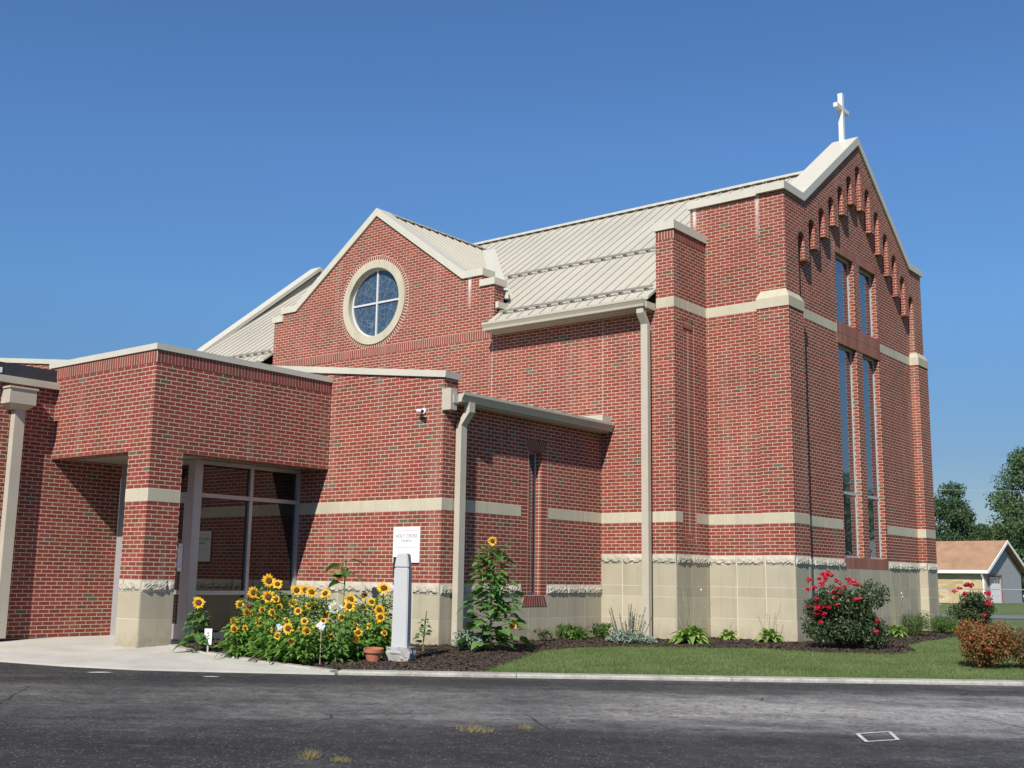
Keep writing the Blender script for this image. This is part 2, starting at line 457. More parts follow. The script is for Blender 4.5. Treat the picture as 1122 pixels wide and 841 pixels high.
# scattered pale grit
for (gs, gr, t0_, t1_, ga, gc_) in ((34.0, 0.30, 0.86, 0.55, 0.50, 0.27), (17.0, 0.20, 0.985, 0.90, 0.50, 0.28), (9.0, 0.15, 0.997, 0.975, 0.5, 0.30)):
    vor = t.n('ShaderNodeTexVoronoi', feature='F1', i_Scale=gs); t.l(p, vor.inputs['Vector'])
    vs_ = t.n('ShaderNodeSeparateColor'); t.l(vor.outputs['Color'], vs_.inputs[0])
    grit = t.math('MULTIPLY', t.math('LESS_THAN', vor.outputs['Distance'], gr), t.math('GREATER_THAN', vs_.outputs[0], t.ramp(pm, [(0.38, t0_), (0.62, t1_)])))
    c = t.mix(t.math('MULTIPLY', grit, ga), c, (gc_, gc_*0.975, gc_*0.93))
pitn = t.n('ShaderNodeTexVoronoi', feature='F1', i_Scale=11.0); t.l(p, pitn.inputs['Vector'])
ps_ = t.n('ShaderNodeSeparateColor'); t.l(pitn.outputs['Color'], ps_.inputs[0])
pit = t.math('MULTIPLY', t.math('LESS_THAN', pitn.outputs['Distance'], 0.30), t.math('GREATER_THAN', ps_.outputs[1], 0.72))
c = t.mix(t.math('MULTIPLY', pit, 0.6), c, (0.022, 0.022, 0.024))
# cracks
cw = t.n('ShaderNodeMix', data_type='VECTOR'); cw.inputs[0].default_value = 0.12
t.l(p, cw.inputs[4]); t.l(t.noise(p, 1.5, 4, 0.6, 1), cw.inputs[5])
cv = t.n('ShaderNodeTexVoronoi', feature='DISTANCE_TO_EDGE', i_Scale=0.35); t.l(cw.outputs[1], cv.inputs['Vector'])
crack = t.math('MULTIPLY', t.math('LESS_THAN', cv.outputs[0], 0.0035), t.ramp(t.noise(p, 0.6, 3), [(0.48, 0.0), (0.58, 0.75)]))
c = t.mix(crack, c, (0.012, 0.012, 0.013))
M['asphalt'] = t.bsdf(c, t.ramp(fine, [(0.3, 0.65), (0.7, 0.95)]), 0.3, 0, t.math('ADD', fine, med), 0.012)
r = MB()
def rz(x, y):
    s = kerb_s(x, y); return -0.125 - 0.012 * min(max(s, 0), 14)
offs = [-0.12, 0, 0.5, 1.2, 2.5, 4, 6, 9, 14, 60]
def offset_line(d):
    pts = []
    for i, q in enumerate(front):
        a = Vector(front[max(0, i-1)]); b = Vector(front[min(len(front)-1, i+1)])
        tdir = (b - a).normalized(); nn = Vector((tdir.y, -tdir.x)); pts.append(Vector(q) + nn * d)
    return pts
rows = [offset_line(d) for d in offs]; k = len(front)
r.add([(q.x, q.y, -0.125 - 0.012 * min(max(d, 0), 14)) for d, row in zip(offs, rows) for q in row],
      [(j*k+i, j*k+i+1, (j+1)*k+i+1, (j+1)*k+i) for j in range(len(offs)-1) for i in range(k-1)])
tag(r.build('parking_lot', M['asphalt']), kind='structure')

# concrete apron, kerb
t = NT('pale_concrete'); p = t.pos()
n1 = t.noise(p, 1.2, 5, 0.65); n2 = t.noise(p, 30, 4, 0.7)
c = t.ramp(n1, [(0.3, (0.43, 0.405, 0.35)), (0.7, (0.56, 0.535, 0.47))])
c = t.mix(0.35, c, t.ramp(n2, [(0.3, 0.6), (0.7, 1.0)]), 'MULTIPLY')
M['concrete'] = t.bsdf(c, 0.9, 0.2, 0, n2, 0.004)
a = MB()
ap_front = front[0:7]
back = [(-7.15, -8.45), (-9.35, -8.45), (-9.35, -30), (-40, -30)]
def apz(x, y): return -0.098 if kerb_s(x, y) > -0.3 else max(-0.098, -0.02 - 0.078 * (1 - min(1, (-kerb_s(x, y)) / 2.0)))
bed_edge = [(-1.9, -10.08), (-3.0, -9.95), (-4.6, -9.75), (-5.9, -9.55), (-6.6, -9.0), (-7.15, -8.45)]
# walk slab as fan rows between the road edge and the wall side
rowA = [(-26, -13.7), (-18, -13.25), (-12, -12.9), (-9, -12.47), (-6.32, -12.075), (-5.061, -11.864), (-3.944, -11.503), (-2.903, -10.864), (-1.76, -10.09)]
rowB = [(-26, -8.45), (-18, -8.45), (-12, -8.45), (-9.3, -8.45), (-7.2, -8.45), (-6.35, -9.15), (-5.3, -9.62), (-3.6, -9.86), (-1.9, -10.06)]
nA = len(rowA); steps = 8
vs = []
for j in range(steps + 1):
    f = j / steps
    for A, B in zip(rowA, rowB):
        x = A[0] + (B[0]-A[0]) * f; y = A[1] + (B[1]-A[1]) * f
        d = math.hypot(x-A[0], y-A[1]); vs.append((x, y, -0.10 + 0.10 * min(1, d / 3.0)))
a.add(vs, [(j*nA+i, j*nA+i+1, (j+1)*nA+i+1, (j+1)*nA+i) for j in range(steps) for i in range(nA-1)])
a.add([(q[0], q[1], -0.10) for q in rowA] + [(q[0], q[1], -0.3) for q in rowA], [(i, i+1, nA+i+1, nA+i) for i in range(nA-1)])
tag(a.build('entrance_walk', M['concrete']), kind='structure')
t = NT('weathered_kerb_concrete'); p = t.pos()
n1 = t.noise(p, 2.6, 6, 0.72); n2 = t.noise(p, 24, 5, 0.75)
c = t.ramp(n1, [(0.32, (0.27, 0.25, 0.21)), (0.50, (0.42, 0.40, 0.345)), (0.7, (0.50, 0.475, 0.415))])
c = t.mix(0.6, c, t.ramp(n2, [(0.3, 0.5), (0.65, 1.0)]), 'MULTIPLY')
M['kerbstone'] = t.bsdf(c, 0.9, 0.2, 0, n2, 0.008)
kb = MB()
def kerb_run(pts, w, ztop, zbot):
    ins = []
    for i, q in enumerate(pts):
        A = Vector(pts[max(0, i-1)]); B = Vector(pts[min(len(pts)-1, i+1)])
        td = (B-A).normalized(); nn = Vector((-td.y, td.x)); ins.append(Vector(q) + nn * w)
    n = len(pts)
    for i in range(n-1):
        zt0 = ztop(i); zt1 = ztop(i+1)
        q0, q1, p0, p1 = pts[i], pts[i+1], ins[i], ins[i+1]
        bev = 0.02
        vs = []
        for q, p_, zt in ((q0, p0, zt0), (q1, p1, zt1)):
            q = Vector(q); d = (p_-q).normalized()
            vs += [(q.x, q.y, zbot), (q.x, q.y, zt-bev), (q.x+d.x*bev, q.y+d.y*bev, zt), (p_.x-d.x*bev, p_.y-d.y*bev, zt), (p_.x, p_.y, zt-bev), (p_.x, p_.y, zbot)]
        kb.add(vs, [(m, m+1, m+7, m+6) for m in range(5)] + [(0, 5, 4, 3, 2, 1), (6, 7, 8, 9, 10, 11)])
run = [Vector(front[6])]
for A, B in zip(front[6:-1], front[7:]):
    A, B = Vector(A), Vector(B); L = (B-A).length; m = max(1, int(L / 3.0))
    for j in range(1, m+1): run.append(A + (B-A) * (j/m))
# kerb in 3 m castings with narrow joints
for A, B in zip(run[:-1], run[1:]):
    d = (B-A).normalized()
    kerb_run([tuple(A + d*0.004), tuple(B - d*0.004)], 0.30, lambda i: -0.078, -0.4)
kerb_run([(-6.42, -9.30), (-5.7, -9.62), (-4.5, -9.82), (-3.2, -10.02), (-1.85, -10.10)], 0.16, lambda i: [0.012, 0.0, -0.02, -0.045, -0.072][i], -0.4)
tag(kb.build('kerb', M['kerbstone']), kind='structure')

# mulch bed
t = NT('dark_mulch'); p = t.pos()
mn = t.noise(p, 28, 5, 0.7); mo = t.n('ShaderNodeTexVoronoi', feature='F1', i_Scale=45.0); t.l(p, mo.inputs['Vector'])
sc = t.n('ShaderNodeSeparateColor'); t.l(mo.outputs['Color'], sc.inputs[0])
c = t.ramp(sc.outputs[0], [(0, (0.035, 0.024, 0.018)), (0.6, (0.085, 0.060, 0.045)), (0.9, (0.15, 0.115, 0.09)), (1, (0.24, 0.20, 0.16))])
M['mulch'] = t.bsdf(c, 0.95, 0.1, 0, t.math('ADD', mn, mo.outputs['Distance']), 0.04)
mulch_poly = [(-7.12, -8.42), (-6.35, -9.2), (-5.6, -9.5), (-4.5, -9.67), (-3.2, -9.86), (-2.1, -9.93), (-1.4, -9.45), (-0.55, -8.85), (-0.55, -8.5), (-1.15, -7.2), (-2.0, -5.2), (-2.1, -4.2), (-1.55, -3.2),
              (0.15, -1.75), (1.4, -1.95), (2.35, -1.5), (2.3, -0.3), (1.5, 1.5), (1.25, 3.4), (1.05, 6.0), (1.5, 8.0), (1.2, 10.0), (-0.5, 10.0), (-0.5, 0.3), (-1.9, 0.3), (-3.7, -1.1), (-3.7, -6.0), (-7.12, -6.0)]
def inpoly(x, y, poly):
    r_ = False; n = len(poly); j = n-1
    for i in range(n):
        xi, yi = poly[i]; xj, yj = poly[j]
        if (yi > y) != (yj > y) and x < (xj-xi)*(y-yi)/(yj-yi)+xi: r_ = not r_
        j = i
    return r_
def poly_sheet(poly, step, zf, seed=1):
    """sheet clipped to a polygon, following zf"""
    b = bmesh.new()
    x0 = min(q[0] for q in poly)-step; x1 = max(q[0] for q in poly)+step; y0 = min(q[1] for q in poly)-step; y1 = max(q[1] for q in poly)+step
    m = MB()
    tris = tessellate_polygon([[Vector((u, v, 0)) for u, v in poly]])
    vsb = [b.verts.new((u, v, 0)) for u, v in poly]
    for tr in tris:
        try: b.faces.new([vsb[i] for i in tr])
        except ValueError: pass
    xx = x0
    while xx < x1:
        bmesh.ops.bisect_plane(b, geom=b.verts[:]+b.edges[:]+b.faces[:], plane_co=(xx, 0, 0), plane_no=(1, 0, 0)); xx += step
    yy = y0
    while yy < y1:
        bmesh.ops.bisect_plane(b, geom=b.verts[:]+b.edges[:]+b.faces[:], plane_co=(0, yy, 0), plane_no=(0, 1, 0)); yy += step
    b.verts.index_update()
    m.add([(v.co.x, v.co.y, zf(v.co.x, v.co.y)) for v in b.verts], [tuple(v.index for v in f.verts) for f in b.faces]); b.free()
    return m
rng = random.Random(5)
def edge_d(x, y, poly):
    best = 9
    for (ax, ay), (bx, by) in zip(poly, poly[1:]+poly[:1]):
        dx, dy = bx-ax, by-ay; tt = max(0, min(1, ((x-ax)*dx+(y-ay)*dy)/(dx*dx+dy*dy)))
        best = min(best, math.hypot(x-ax-dx*tt, y-ay-dy*tt))
    return best
def mz(x, y):
    d = edge_d(x, y, mulch_poly)
    return gz(x, y) + 0.004 + min(d, 0.25) / 0.25 * 0.035 + rng.uniform(0, 0.022)
ms = poly_sheet(mulch_poly, 0.12, mz)
# loose bark chips on the sheet
for i in range(6000):
    while True:
        x = rng.uniform(-7.2, 2.5); y = rng.uniform(-10, 9)
        if inpoly(x, y, mulch_poly): break
    d = edge_d(x, y, mulch_poly); z = gz(x, y) + 0.02 + min(d, 0.25)/0.25*0.035
    a_ = rng.uniform(0, 6.28); L = rng.uniform(0.012, 0.035); W = L * 0.4; tl = rng.uniform(-0.6, 0.6)
    ca, sa = math.cos(a_), math.sin(a_)
    ms.add([(x+ca*L-sa*W, y+sa*L+ca*W, z+tl*L), (x-ca*L-sa*W, y-sa*L+ca*W, z-tl*L), (x-ca*L+sa*W, y-sa*L-ca*W, z-tl*L+0.008), (x+ca*L+sa*W, y+sa*L-ca*W, z+tl*L+0.008)], [(0, 1, 2, 3)])
tag(ms.build('mulch_bed', M['mulch'], recalc=False), kind='stuff')

# street beyond the lawn
M['street'] = plain('far_street_asphalt', (0.16, 0.16, 0.16), 0.9)
s = MB()
c0 = Vector((-5.4, 40.5)); dv = Vector((0.80, 0.60)); nv = Vector((-0.60, 0.80))
for (o0, o1, z) in ((-5.5, 0.5, -0.335),):
    pts = [c0 + dv*-60 + nv*o0, c0 + dv*90 + nv*o0, c0 + dv*90 + nv*o1, c0 + dv*-60 + nv*o1]
    s.add([(q.x, q.y, z+0.0) for q in pts], [(0, 1, 2, 3)])
tag(s.build('street', M['street']), kind='structure')

# ------------------------------------------------------------------ the church
church = empty('church_building', (0, 0, 0), 'red brick church with cream stone bands, round window gable and tall narrow gable windows', 'church')
def part(mb, name, mat, **kw): return mb.build(name, mat, church, **kw)
rng = random.Random(11)

def blocks(mb, ax, sgn, plane, u0, u1, z0, z1, pitch=0.61, proud=0.004, joint=0.010, back=0.03, inset0=0.003, inset1=0.003, start=0.0, backing=True):
    """row of stone blocks on a wall plane: each block its own island, mortar behind"""
    def bx(a, b, c, d, p0, p1, mi):
        if ax == 'x': mb.box(p0, p1, a, b, c, d, mi)
        else: mb.box(a, b, p0, p1, c, d, mi)
    if backing: bx(u0 + inset0 + 0.004, u1 - inset1 - 0.004, z0 + 0.001, z1 - 0.001, plane - sgn*back, plane + sgn*(proud - 0.001), 1)
    n0 = math.floor((u0 - start) / pitch); u = start + n0 * pitch
    while u < u1 - 1e-4:
        a = max(u + joint/2, u0 + inset0); b = min(u + pitch - joint/2, u1 - inset1)
        if b - a > 0.03: bx(a, b, z0 + joint/2, z1 - joint/2, plane - sgn*(back - 0.012), plane + sgn*proud, 0)
        u += pitch

def rock_row(mb, ax, sgn, plane, u0, u1, z0, z1, pitch=0.61, start=0.0, inset=0.0):
    """rock-faced water-table stones: bulged, rough, each one an island"""
    n0 = math.floor((u0 - start) / pitch); u = start + n0 * pitch
    while u < u1 - 1e-4:
        a = max(u + 0.006, u0 + inset); b = min(u + pitch - 0.006, u1)
        u += pitch
        if b - a < 0.04: continue
        nu = max(4, int((b-a) / 0.03)); nz_ = 8
        vs = []; ph = rng.uniform(0, 9)
        for j in range(nz_+1):
            fz = j/nz_
            for i in range(nu+1):
                fu = i/nu; uu = a + (b-a)*fu; zz = z0 + 0.004 + (z1-z0-0.008)*fz
                e = min(1, min(fu, 1-fu)*(b-a)/0.035); ez = min(1, fz*6) * min(1, (1-fz)*2.2 + 0.12)
                ragged = 0.55 + 0.45*math.sin(uu*19+ph)*math.sin(uu*47+ph*2)
                low = 1.0 if fz > 0.10 + 0.22*ragged else 0.25
                d = 0.006 + e*ez*low*(0.030 + rng.uniform(-0.007, 0.010)) + 0.004*math.sin(uu*31+zz*40+ph)*e*ez
                w = plane + sgn*d
                vs.append((w, uu, zz) if ax == 'x' else (uu, w, zz))
        o = len(vs); fs = []
        for j in range(nz_):
            for i in range(nu):
                q = j*(nu+1)+i; fs.append((q, q+1, q+nu+2, q+nu+1))
        ring = [i for i in range(nu+1)] + [j*(nu+1)+nu for j in range(1, nz_+1)] + [nz_*(nu+1)+i for i in range(nu-1, -1, -1)] + [j*(nu+1) for j in range(nz_-1, 0, -1)]
        for q in ring:
            x, y, z = vs[q]
            vs.append((plane - sgn*0.02, y, z) if ax == 'x' else (x, plane - sgn*0.02, z))
        m_ = len(ring)
        for q in range(m_): fs.append((ring[q], ring[(q+1) % m_], o+(q+1) % m_, o+q))
        mb.add(vs, fs, 2)

WT_N, WT_W = 64*IN, 40*IN          # top of the water table on the tall part and on the low wings
def base(ax, sgn, plane, u0, u1, tall, start=0.0, rock=True, i0=0.003, i1=0.003):
    rows = [(-0.35, 16*IN), (16*IN, 32*IN), (32*IN, 40*IN), (40*IN, 56*IN)] if tall else [(-0.35, 16*IN), (16*IN, 32*IN)]
    top = 56*IN if tall else 32*IN
    mb = MB()
    for z0, z1 in rows: blocks(mb, ax, sgn, plane, u0, u1, z0, z1, start=start, inset0=i0, inset1=i1)
    if rock is True: rock_row(mb, ax, sgn, plane, u0+i0, u1-i1, top, top+8*IN, start=start)
    elif rock:
        for a_, b_ in rock: rock_row(mb, ax, sgn, plane, a_, b_, top, top+8*IN, start=start)
    for a_, b_ in (rock if isinstance(rock, list) else [(u0, u1)]):   # mortar behind the rough row
        if ax == 'x': mb.box(plane-sgn*0.03, plane+sgn*0.001, a_+0.006, b_-0.006, top+0.001, top+8*IN-0.002, 1)
        else: mb.box(a_+0.006, b_-0.006, plane-sgn*0.03, plane+sgn*0.001, top+0.001, top+8*IN-0.002, 1)
    return part(mb, 'base_course', [M['block'], M['mortar'], M['rock']])

base('y', -1, -6.05, -7.15, -3.60, False, start=-3.60)
base('x', 1, -3.60, -6.05, -1.20, False, start=-6.05, rock=[(-6.047, -3.83), (-3.05, -1.203)])
base('y', -1, -1.20, -3.60, -1.88, True, start=-1.88)
base('x', 1, -1.88, -1.20, 0.12, True, start=-1.20)
base('y', -1, 0.12, -1.88, -0.67, True, start=-0.67)
base('y', -1, 0.0, -0.67, 0.0, True, start=0.0)
base('x', 1, 0.0, 0.0, 0.72, True, start=0.0)
base('x', 1, -0.20, 0.72, 7.58, True, start=0.72, rock=[(0.72, 2.915), (5.505, 7.58)])
base('y', -1, 7.58, -0.20, 0.0, True, start=0.0)
base('x', 1, 0.0, 7.58, 8.30, True, start=7.58)

def wall(ax, outer, holes, w0, w1, mat='brick', name='brick_wall'):
    m = MB(); m.prism(outer, holes, ax, w0, w1); return part(m, name, M[mat])
def rect(a, b, c, d): return [(a, c), (b, c), (b, d), (a, d)]
def circ(cx, cz, r_, n=64): return [(cx+r_*math.cos(2*math.pi*i/n), cz+r_*math.sin(2*math.pi*i/n)) for i in range(n)]

ZB = 256*IN                          # top band underside
RC = (-10.30, 7.765)
# nave side wall with the round-window gable (flush, runs behind the low wing)
gab = [(-14.0, 3.0), (-1.885, 3.0), (-1.885, 6.62), (-6.50, 6.62), (-6.50, 7.64), (-6.86, 7.64), (-6.86, 7.90), (-7.42, 7.90), (-10.28, 9.96), (-13.14, 7.90), (-13.68, 7.90), (-13.68, 7.70), (-14.0, 7.70)]
wall('y', gab, [circ(*RC, 1.06)], -1.20, -0.85)
wall('y', rect(-3.9, -1.885, WT_N, 3.0), [], -1.20, -0.85)
wall('y', rect(-20, -14.0, 3.0, 6.6), [], -1.20, -0.9)
# pilaster standing on the nave wall
wall('y', rect(-2.29, -1.885, 6.62, 8.10), [], -1.20, -0.86)
m = MB(); m.box(-2.29, -1.96, -0.85, 0.1, 6.6, 8.10); part(m, 'brick_wall', M['brick'])
wall('x', rect(-1.195, 0.115, WT_N, 8.10), [rect(-0.93, -0.40, 1.85, 6.30)], -1.88, -1.96)
m = MB(); m.box(-1.895, -1.96, -0.93, -0.40, 1.85, 6.30); part(m, 'blind_panel', M['stack'])
for zf in (lambda j: (1.85-0.004*abs(j), 2.02-0.018*abs(j)), lambda j: (6.13, 6.30-0.006*abs(j))):
    m = MB()
    for j in range(-4, 5): m.box(-1.915, -1.877, -0.665+j*0.042-0.018, -0.665+j*0.042+0.018, *zf(j))
    m.box(-1.915, -1.8785, -0.665-0.185, -0.665+0.185, zf(4)[0]+0.02, zf(4)[1]-0.01, 1)
    part(m, 'soldier_course', [M['lintel'], M['mortar']])
m = MB(); m.box(-1.91, -1.893, -0.661, -0.655, 2.05, 6.12); part(m, 'control_joint', M['mortar'])
# sanctuary side wall (the recess) and its parapet
wall('y', rect(-2.215, -0.55, WT_N, 8.905), [], 0.12, 0.42)
# corner piers
for (ya, yb, near) in ((0.0, 0.72, True), (7.58, 8.30, False)):
    m = MB()
    m.box(-0.60 if not near else -0.67, 0.0, ya, yb, WT_N, ZB - 0.002)
    part(m, 'corner_pier', M['brick'])
    # stone shoulder on the pier
    m = MB()
    x0, x1, y0, y1 = -0.69, 0.018, ya - 0.018, yb + 0.018
    xi0, xi1 = -0.62, -0.075
    yi0, yi1 = (ya+0.07, yb-0.05) if near else (ya+0.05, yb-0.07)
    z0, z1, z2 = ZB, ZB+0.20, ZB+0.37
    vs = [(x0, y0, z0), (x1, y0, z0), (x1, y1, z0), (x0, y1, z0), (x0, y0, z1), (x1, y0, z1), (x1, y1, z1), (x0, y1, z1), (xi0, yi0, z2), (xi1, yi0, z2), (xi1, yi1, z2), (xi0, yi1, z2)]
    m.add(vs, [(3, 2, 1, 0)] + [(i, (i+1) % 4, 4+(i+1) % 4, 4+i) for i in range(4)] + [(4+i, 4+(i+1) % 4, 8+(i+1) % 4, 8+i) for i in range(4)] + [(8, 9, 10, 11)])
    part(m, 'pier_cap', M['stone'])
# gable wall: lower plane with the windows
YC = 4.15
wins = [(2.98, 4.02), (4.38, 5.40)]
gout = [(0.45, WT_N), (7.85, WT_N), (7.85, 8.6), (YC, 10.95), (0.45, 8.6)]
holes = [rect(a_, b_, 1.66, 6.29) for a_, b_ in wins] + [rect(a_, b_, 6.78, 8.35) for a_, b_ in wins]
wall('x', gout, holes, -0.20, -0.55)
# arcaded corbel table: the proud upper face with pointed slots
A0, DA, RISE = 0.855, 0.549, 0.403
top_line = [(0.07, 8.91), (0.976, 8.91), (4.15, 11.16), (7.324, 8.91), (8.23, 8.91)]
hw = 0.165
def arch_z(i): return 8.23 + RISE * min(i, 12 - i)
low = [(0.07, ZB + 0.05), (A0 - hw, ZB + 0.05)]
for i in range(13):
    y = A0 + DA*i; zt = arch_z(i)
    left_z = ZB+0.05 if i == 0 else (7.66 + 0.396*min(i-1, 12-i))
    right_z = ZB+0.05 if i == 12 else (7.66 + 0.396*min(i, 11-i))
    low.append((y-hw, left_z)); low.append((y-hw, zt-hw*1.05))
    for q in range(1, 8):
        th = math.pi*(1-q/8); low.append((y+hw*math.cos(th), zt-hw*1.05+hw*1.05*math.sin(th)))
    low.append((y+hw, zt-hw*1.05)); low.append((y+hw, right_z))
low.append((8.23, ZB + 0.05))
cl = [low[0]]
for q in low[1:]:
    if math.hypot(q[0]-cl[-1][0], q[1]-cl[-1][1]) > 1e-4: cl.append(q)
m = MB(); m.prism(cl + list(reversed(top_line)), [], 'x', -0.06, -0.196)
part(m, 'corbel_arcade', M['brick'])
for i in range(13):      # rowlock arch rings
    m = MB()
    y = A0+DA*i; zc = arch_z(i)-hw*1.05; n = 9
    ring = lambda a_, b_, t0, t1: [(y+rr*math.cos(tt), zc+rr*1.05*math.sin(tt)) for rr, tt in ((hw-a_, t0), (hw+b_, t0), (hw+b_, t1), (hw-a_, t1))]
    for q in range(n):
        m.prism(ring(0.001, 0.095, math.pi*q/n+0.04, math.pi*(q+1)/n-0.04), [], 'x', -0.056, -0.15)
        m.prism(ring(-0.002, 0.094, math.pi*q/n, math.pi*(q+1)/n-0.0005), [], 'x', -0.058, -0.14, 1)
    part(m, 'arch_ring', [M['lone'], M['brickmortar']])
# upper pier returns (side faces of the proud gable face)
m = MB(); m.box(-0.655, -0.198, 0.07, 0.40, ZB+0.03, 8.905); part(m, 'corner_pier', M['brick'])
m = MB(); m.box(-0.655, -0.198, 7.80, 8.23, ZB+0.03, 8.905); part(m, 'corner_pier', M['brick'])
# far side wall, back wall, so the block is closed
wall('x', rect(8.2, 8.201, 0, 1), [], -2, -2.1) if False else None
m = MB(); m.box(-20, -0.3, 8.0, 8.25, 0, 6.6); part(m, 'brick_wall', M['brick'])
m = MB(); m.box(-2.2, -0.6, 7.9, 8.2, 6.5, 8.9); part(m, 'brick_wall', M['brick'])

# soldier lintels and sill round the pairs of windows
def soldier(ax, sgn, plane, u0, u1, z0, z1, mat='soldier', proud=0.006, name='soldier_course', parent=None):
    m = MB()
    n = max(1, round((u1-u0)/0.0677)); w = (u1-u0)/n
    for i in range(n):
        a_, b_ = u0+i*w+0.0065, u0+(i+1)*w-0.0065
        if ax == 'x': m.box(plane-sgn*0.03, plane+sgn*proud, a_, b_, z0+0.004, z1-0.004)
        else: m.box(a_, b_, plane-sgn*0.03, plane+sgn*proud, z0+0.004, z1-0.004)
    if ax == 'x': m.box(plane-sgn*0.03, plane+sgn*(proud-0.003), u0+0.002, u1-0.002, z0+0.002, z1-0.002, 1)
    else: m.box(u0+0.002, u1-0.002, plane-sgn*0.03, plane+sgn*(proud-0.003), z0+0.002, z1-0.002, 1)
    return part(m, name, [M['lone'], M['brickmortar']])
lone_keep = M['lone']; M['lone'] = M['brownlone']
soldier('x', 1, -0.20, 2.92, 5.50, 8.352, 8.56)
soldier('x', 1, -0.20, 2.92, 5.50, 6.292, 6.535)
soldier('x', 1, -0.20, 2.92, 5.50, 6.54, 6.778)
soldier('x', 1, -0.20, 2.92, 5.50, 56*IN, 1.658)
M['lone'] = lone_keep

# windows in the gable
def win_x(u0, u1, z0, z1, plane, depth, mull=(), name='window', fr=0.045):
    w = MB(); xf = plane - depth
    fr_d = 0.035
    for a_, b_, c_, d_ in ((u0, u0+fr, z0, z1), (u1-fr, u1, z0, z1), (u0+fr, u1-fr, z0, z0+fr), (u0+fr, u1-fr, z1-fr, z1)):
        w.box(xf-0.05, xf, a_, b_, c_, d_)
    for z in mull: w.box(xf-0.06, xf-0.002, u0+fr, u1-fr, z-0.03, z+0.03)
    f = part(w, name, M['paleframe'])
    gl = MB(); gl.box(xf-0.03, xf-0.018, u0+fr*0.5, u1-fr*0.5, z0+fr*0.5, z1-fr*0.5)
    pn = gl.build('pane', M['glass'], f)
    return f
for a_, b_ in wins:
    win_x(a_, b_, 1.66, 6.29, -0.20, 0.11, mull=(3.05,))
    win_x(a_, b_, 6.78, 8.35, -0.20, 0.11)

# stone bands
def band(ax, sgn, plane, u0, u1, z0, z1=None, start=0.0, pitch=1.22, proud=0.004, i0=0.0, i1=0.0):
    m = MB(); blocks(m, ax, sgn, plane, u0, u1, z0, z1 or z0+8*IN, pitch=pitch, start=start, proud=proud, joint=0.008, inset0=i0, inset1=i1)
    return part(m, 'stone_band', [M['stone'], M['mortar']])
Z1 = 88*IN
band('y', -1, -1.20, -3.60, -1.877, Z1, start=-1.88)
band('x', 1, -1.88, -1.203, -0.93, Z1, start=-0.93)
band('x', 1, -1.88, -0.40, 0.116, Z1, start=-0.40)
band('y', -1, 0.12, -1.876, -0.67, Z1, start=-0.67)
band('y', -1, 0.0, -0.67, 0.003, Z1, start=0.0)
band('x', 1, 0.0, -0.003, 0.72, Z1, start=0.0)
band('x', 1, -0.20, 0.72, 2.91, Z1, start=0.72); band('x', 1, -0.20, 5.51, 7.578, Z1, start=5.51)
band('y', -1, 7.58, -0.196, 0.003, Z1, start=0.0); band('x', 1, 0.0, 7.577, 8.30, Z1, start=7.58)
band('y', -1, -1.20, -2.29, -1.877, ZB, start=-1.88); band('x', 1, -1.88, -1.203, 0.116, ZB, start=-1.88)
band('y', -1, 0.12, -1.876, -0.67, ZB, start=-0.67)
band('x', 1, -0.20, 0.72, 2.91, ZB, start=0.72); band('x', 1, -0.20, 5.51, 7.578, ZB, start=5.51)
band('y', -1, -6.05, -7.15, -3.597, Z1, start=-3.60)
band('x', 1, -3.60, -6.053, -3.86, Z1, start=-3.86); band('x', 1, -3.60, -3.02, -1.205, Z1, start=-3.02)

# copings
m = MB(); m.strip([(-0.02, 8.915), (0.976, 8.915), (4.15, 11.165), (7.324, 8.915), (8.32, 8.915)], 0.165, 'x', -0.015, -0.64)
part(m, 'coping', M['coping'])
m = MB(); m.box(-2.26, -0.645, 0.055, 0.50, 8.908, 9.065); part(m, 'coping', M['coping'])
m = MB(); m.box(-0.65, -0.02, 0.012, 0.055, 8.912, 9.062); part(m, 'coping', M['coping'])
m = MB(); m.box(-2.33, -1.845, -1.24, 0.118, 8.103, 8.275); part(m, 'coping', M['coping'])
soldier('y', -1, -1.20, -2.288, -1.882, 7.90, 8.10)
soldier('x', 1, -1.88, -1.198, 0.112, 7.90, 8.10)
m = MB()
m.strip([(-6.80, 7.905), (-7.42, 7.905), (-10.28, 9.965), (-13.14, 7.905), (-13.72, 7.905)][::-1], 0.165, 'y', -1.25, -0.80)
part(m, 'coping', M['coping'])
m = MB(); m.box(-6.895, -6.45, -1.25, -0.80, 7.645, 7.80); part(m, 'coping', M['coping'])
m = MB(); m.box(-14.05, -13.64, -1.25, -0.80, 7.705, 7.86); part(m, 'coping', M['coping'])
m = MB(); m.box(-6.46, -6.38, -1.19, -0.82, 7.10, 7.24); part(m, 'coping', M['coping'])

# soldier course under the round window and the round window itself
soldier('y', -1, -1.20, -13.99, -6.55, 6.42, 6.62, proud=0.005)
m = MB()
n = 96
for q in range(n):
    t0 = 2*math.pi*q/n+0.0095; t1 = 2*math.pi*(q+1)/n-0.0095
    m.prism([(RC[0]+rr*math.cos(tt), RC[1]+rr*math.sin(tt)) for rr, tt in ((1.072, t0), (1.165, t0), (1.165, t1), (1.072, t1))], [], 'y', -1.206, -1.15)
m.prism(circ(*RC, 1.172, 96), [circ(*RC, 1.066, 96)], 'y', -1.203, -1.16, 1)
part(m, 'brick_ring', [M['lone'], M['brickmortar']])
m = MB(); m.prism(circ(*RC, 1.063), [circ(*RC, 0.865)], 'y', -1.235, -0.95)
rw = part(m, 'round_window', M['stone'])
m = MB(); m.prism(circ(*RC, 0.866), [circ(*RC, 0.825)], 'y', -1.10, -1.03)
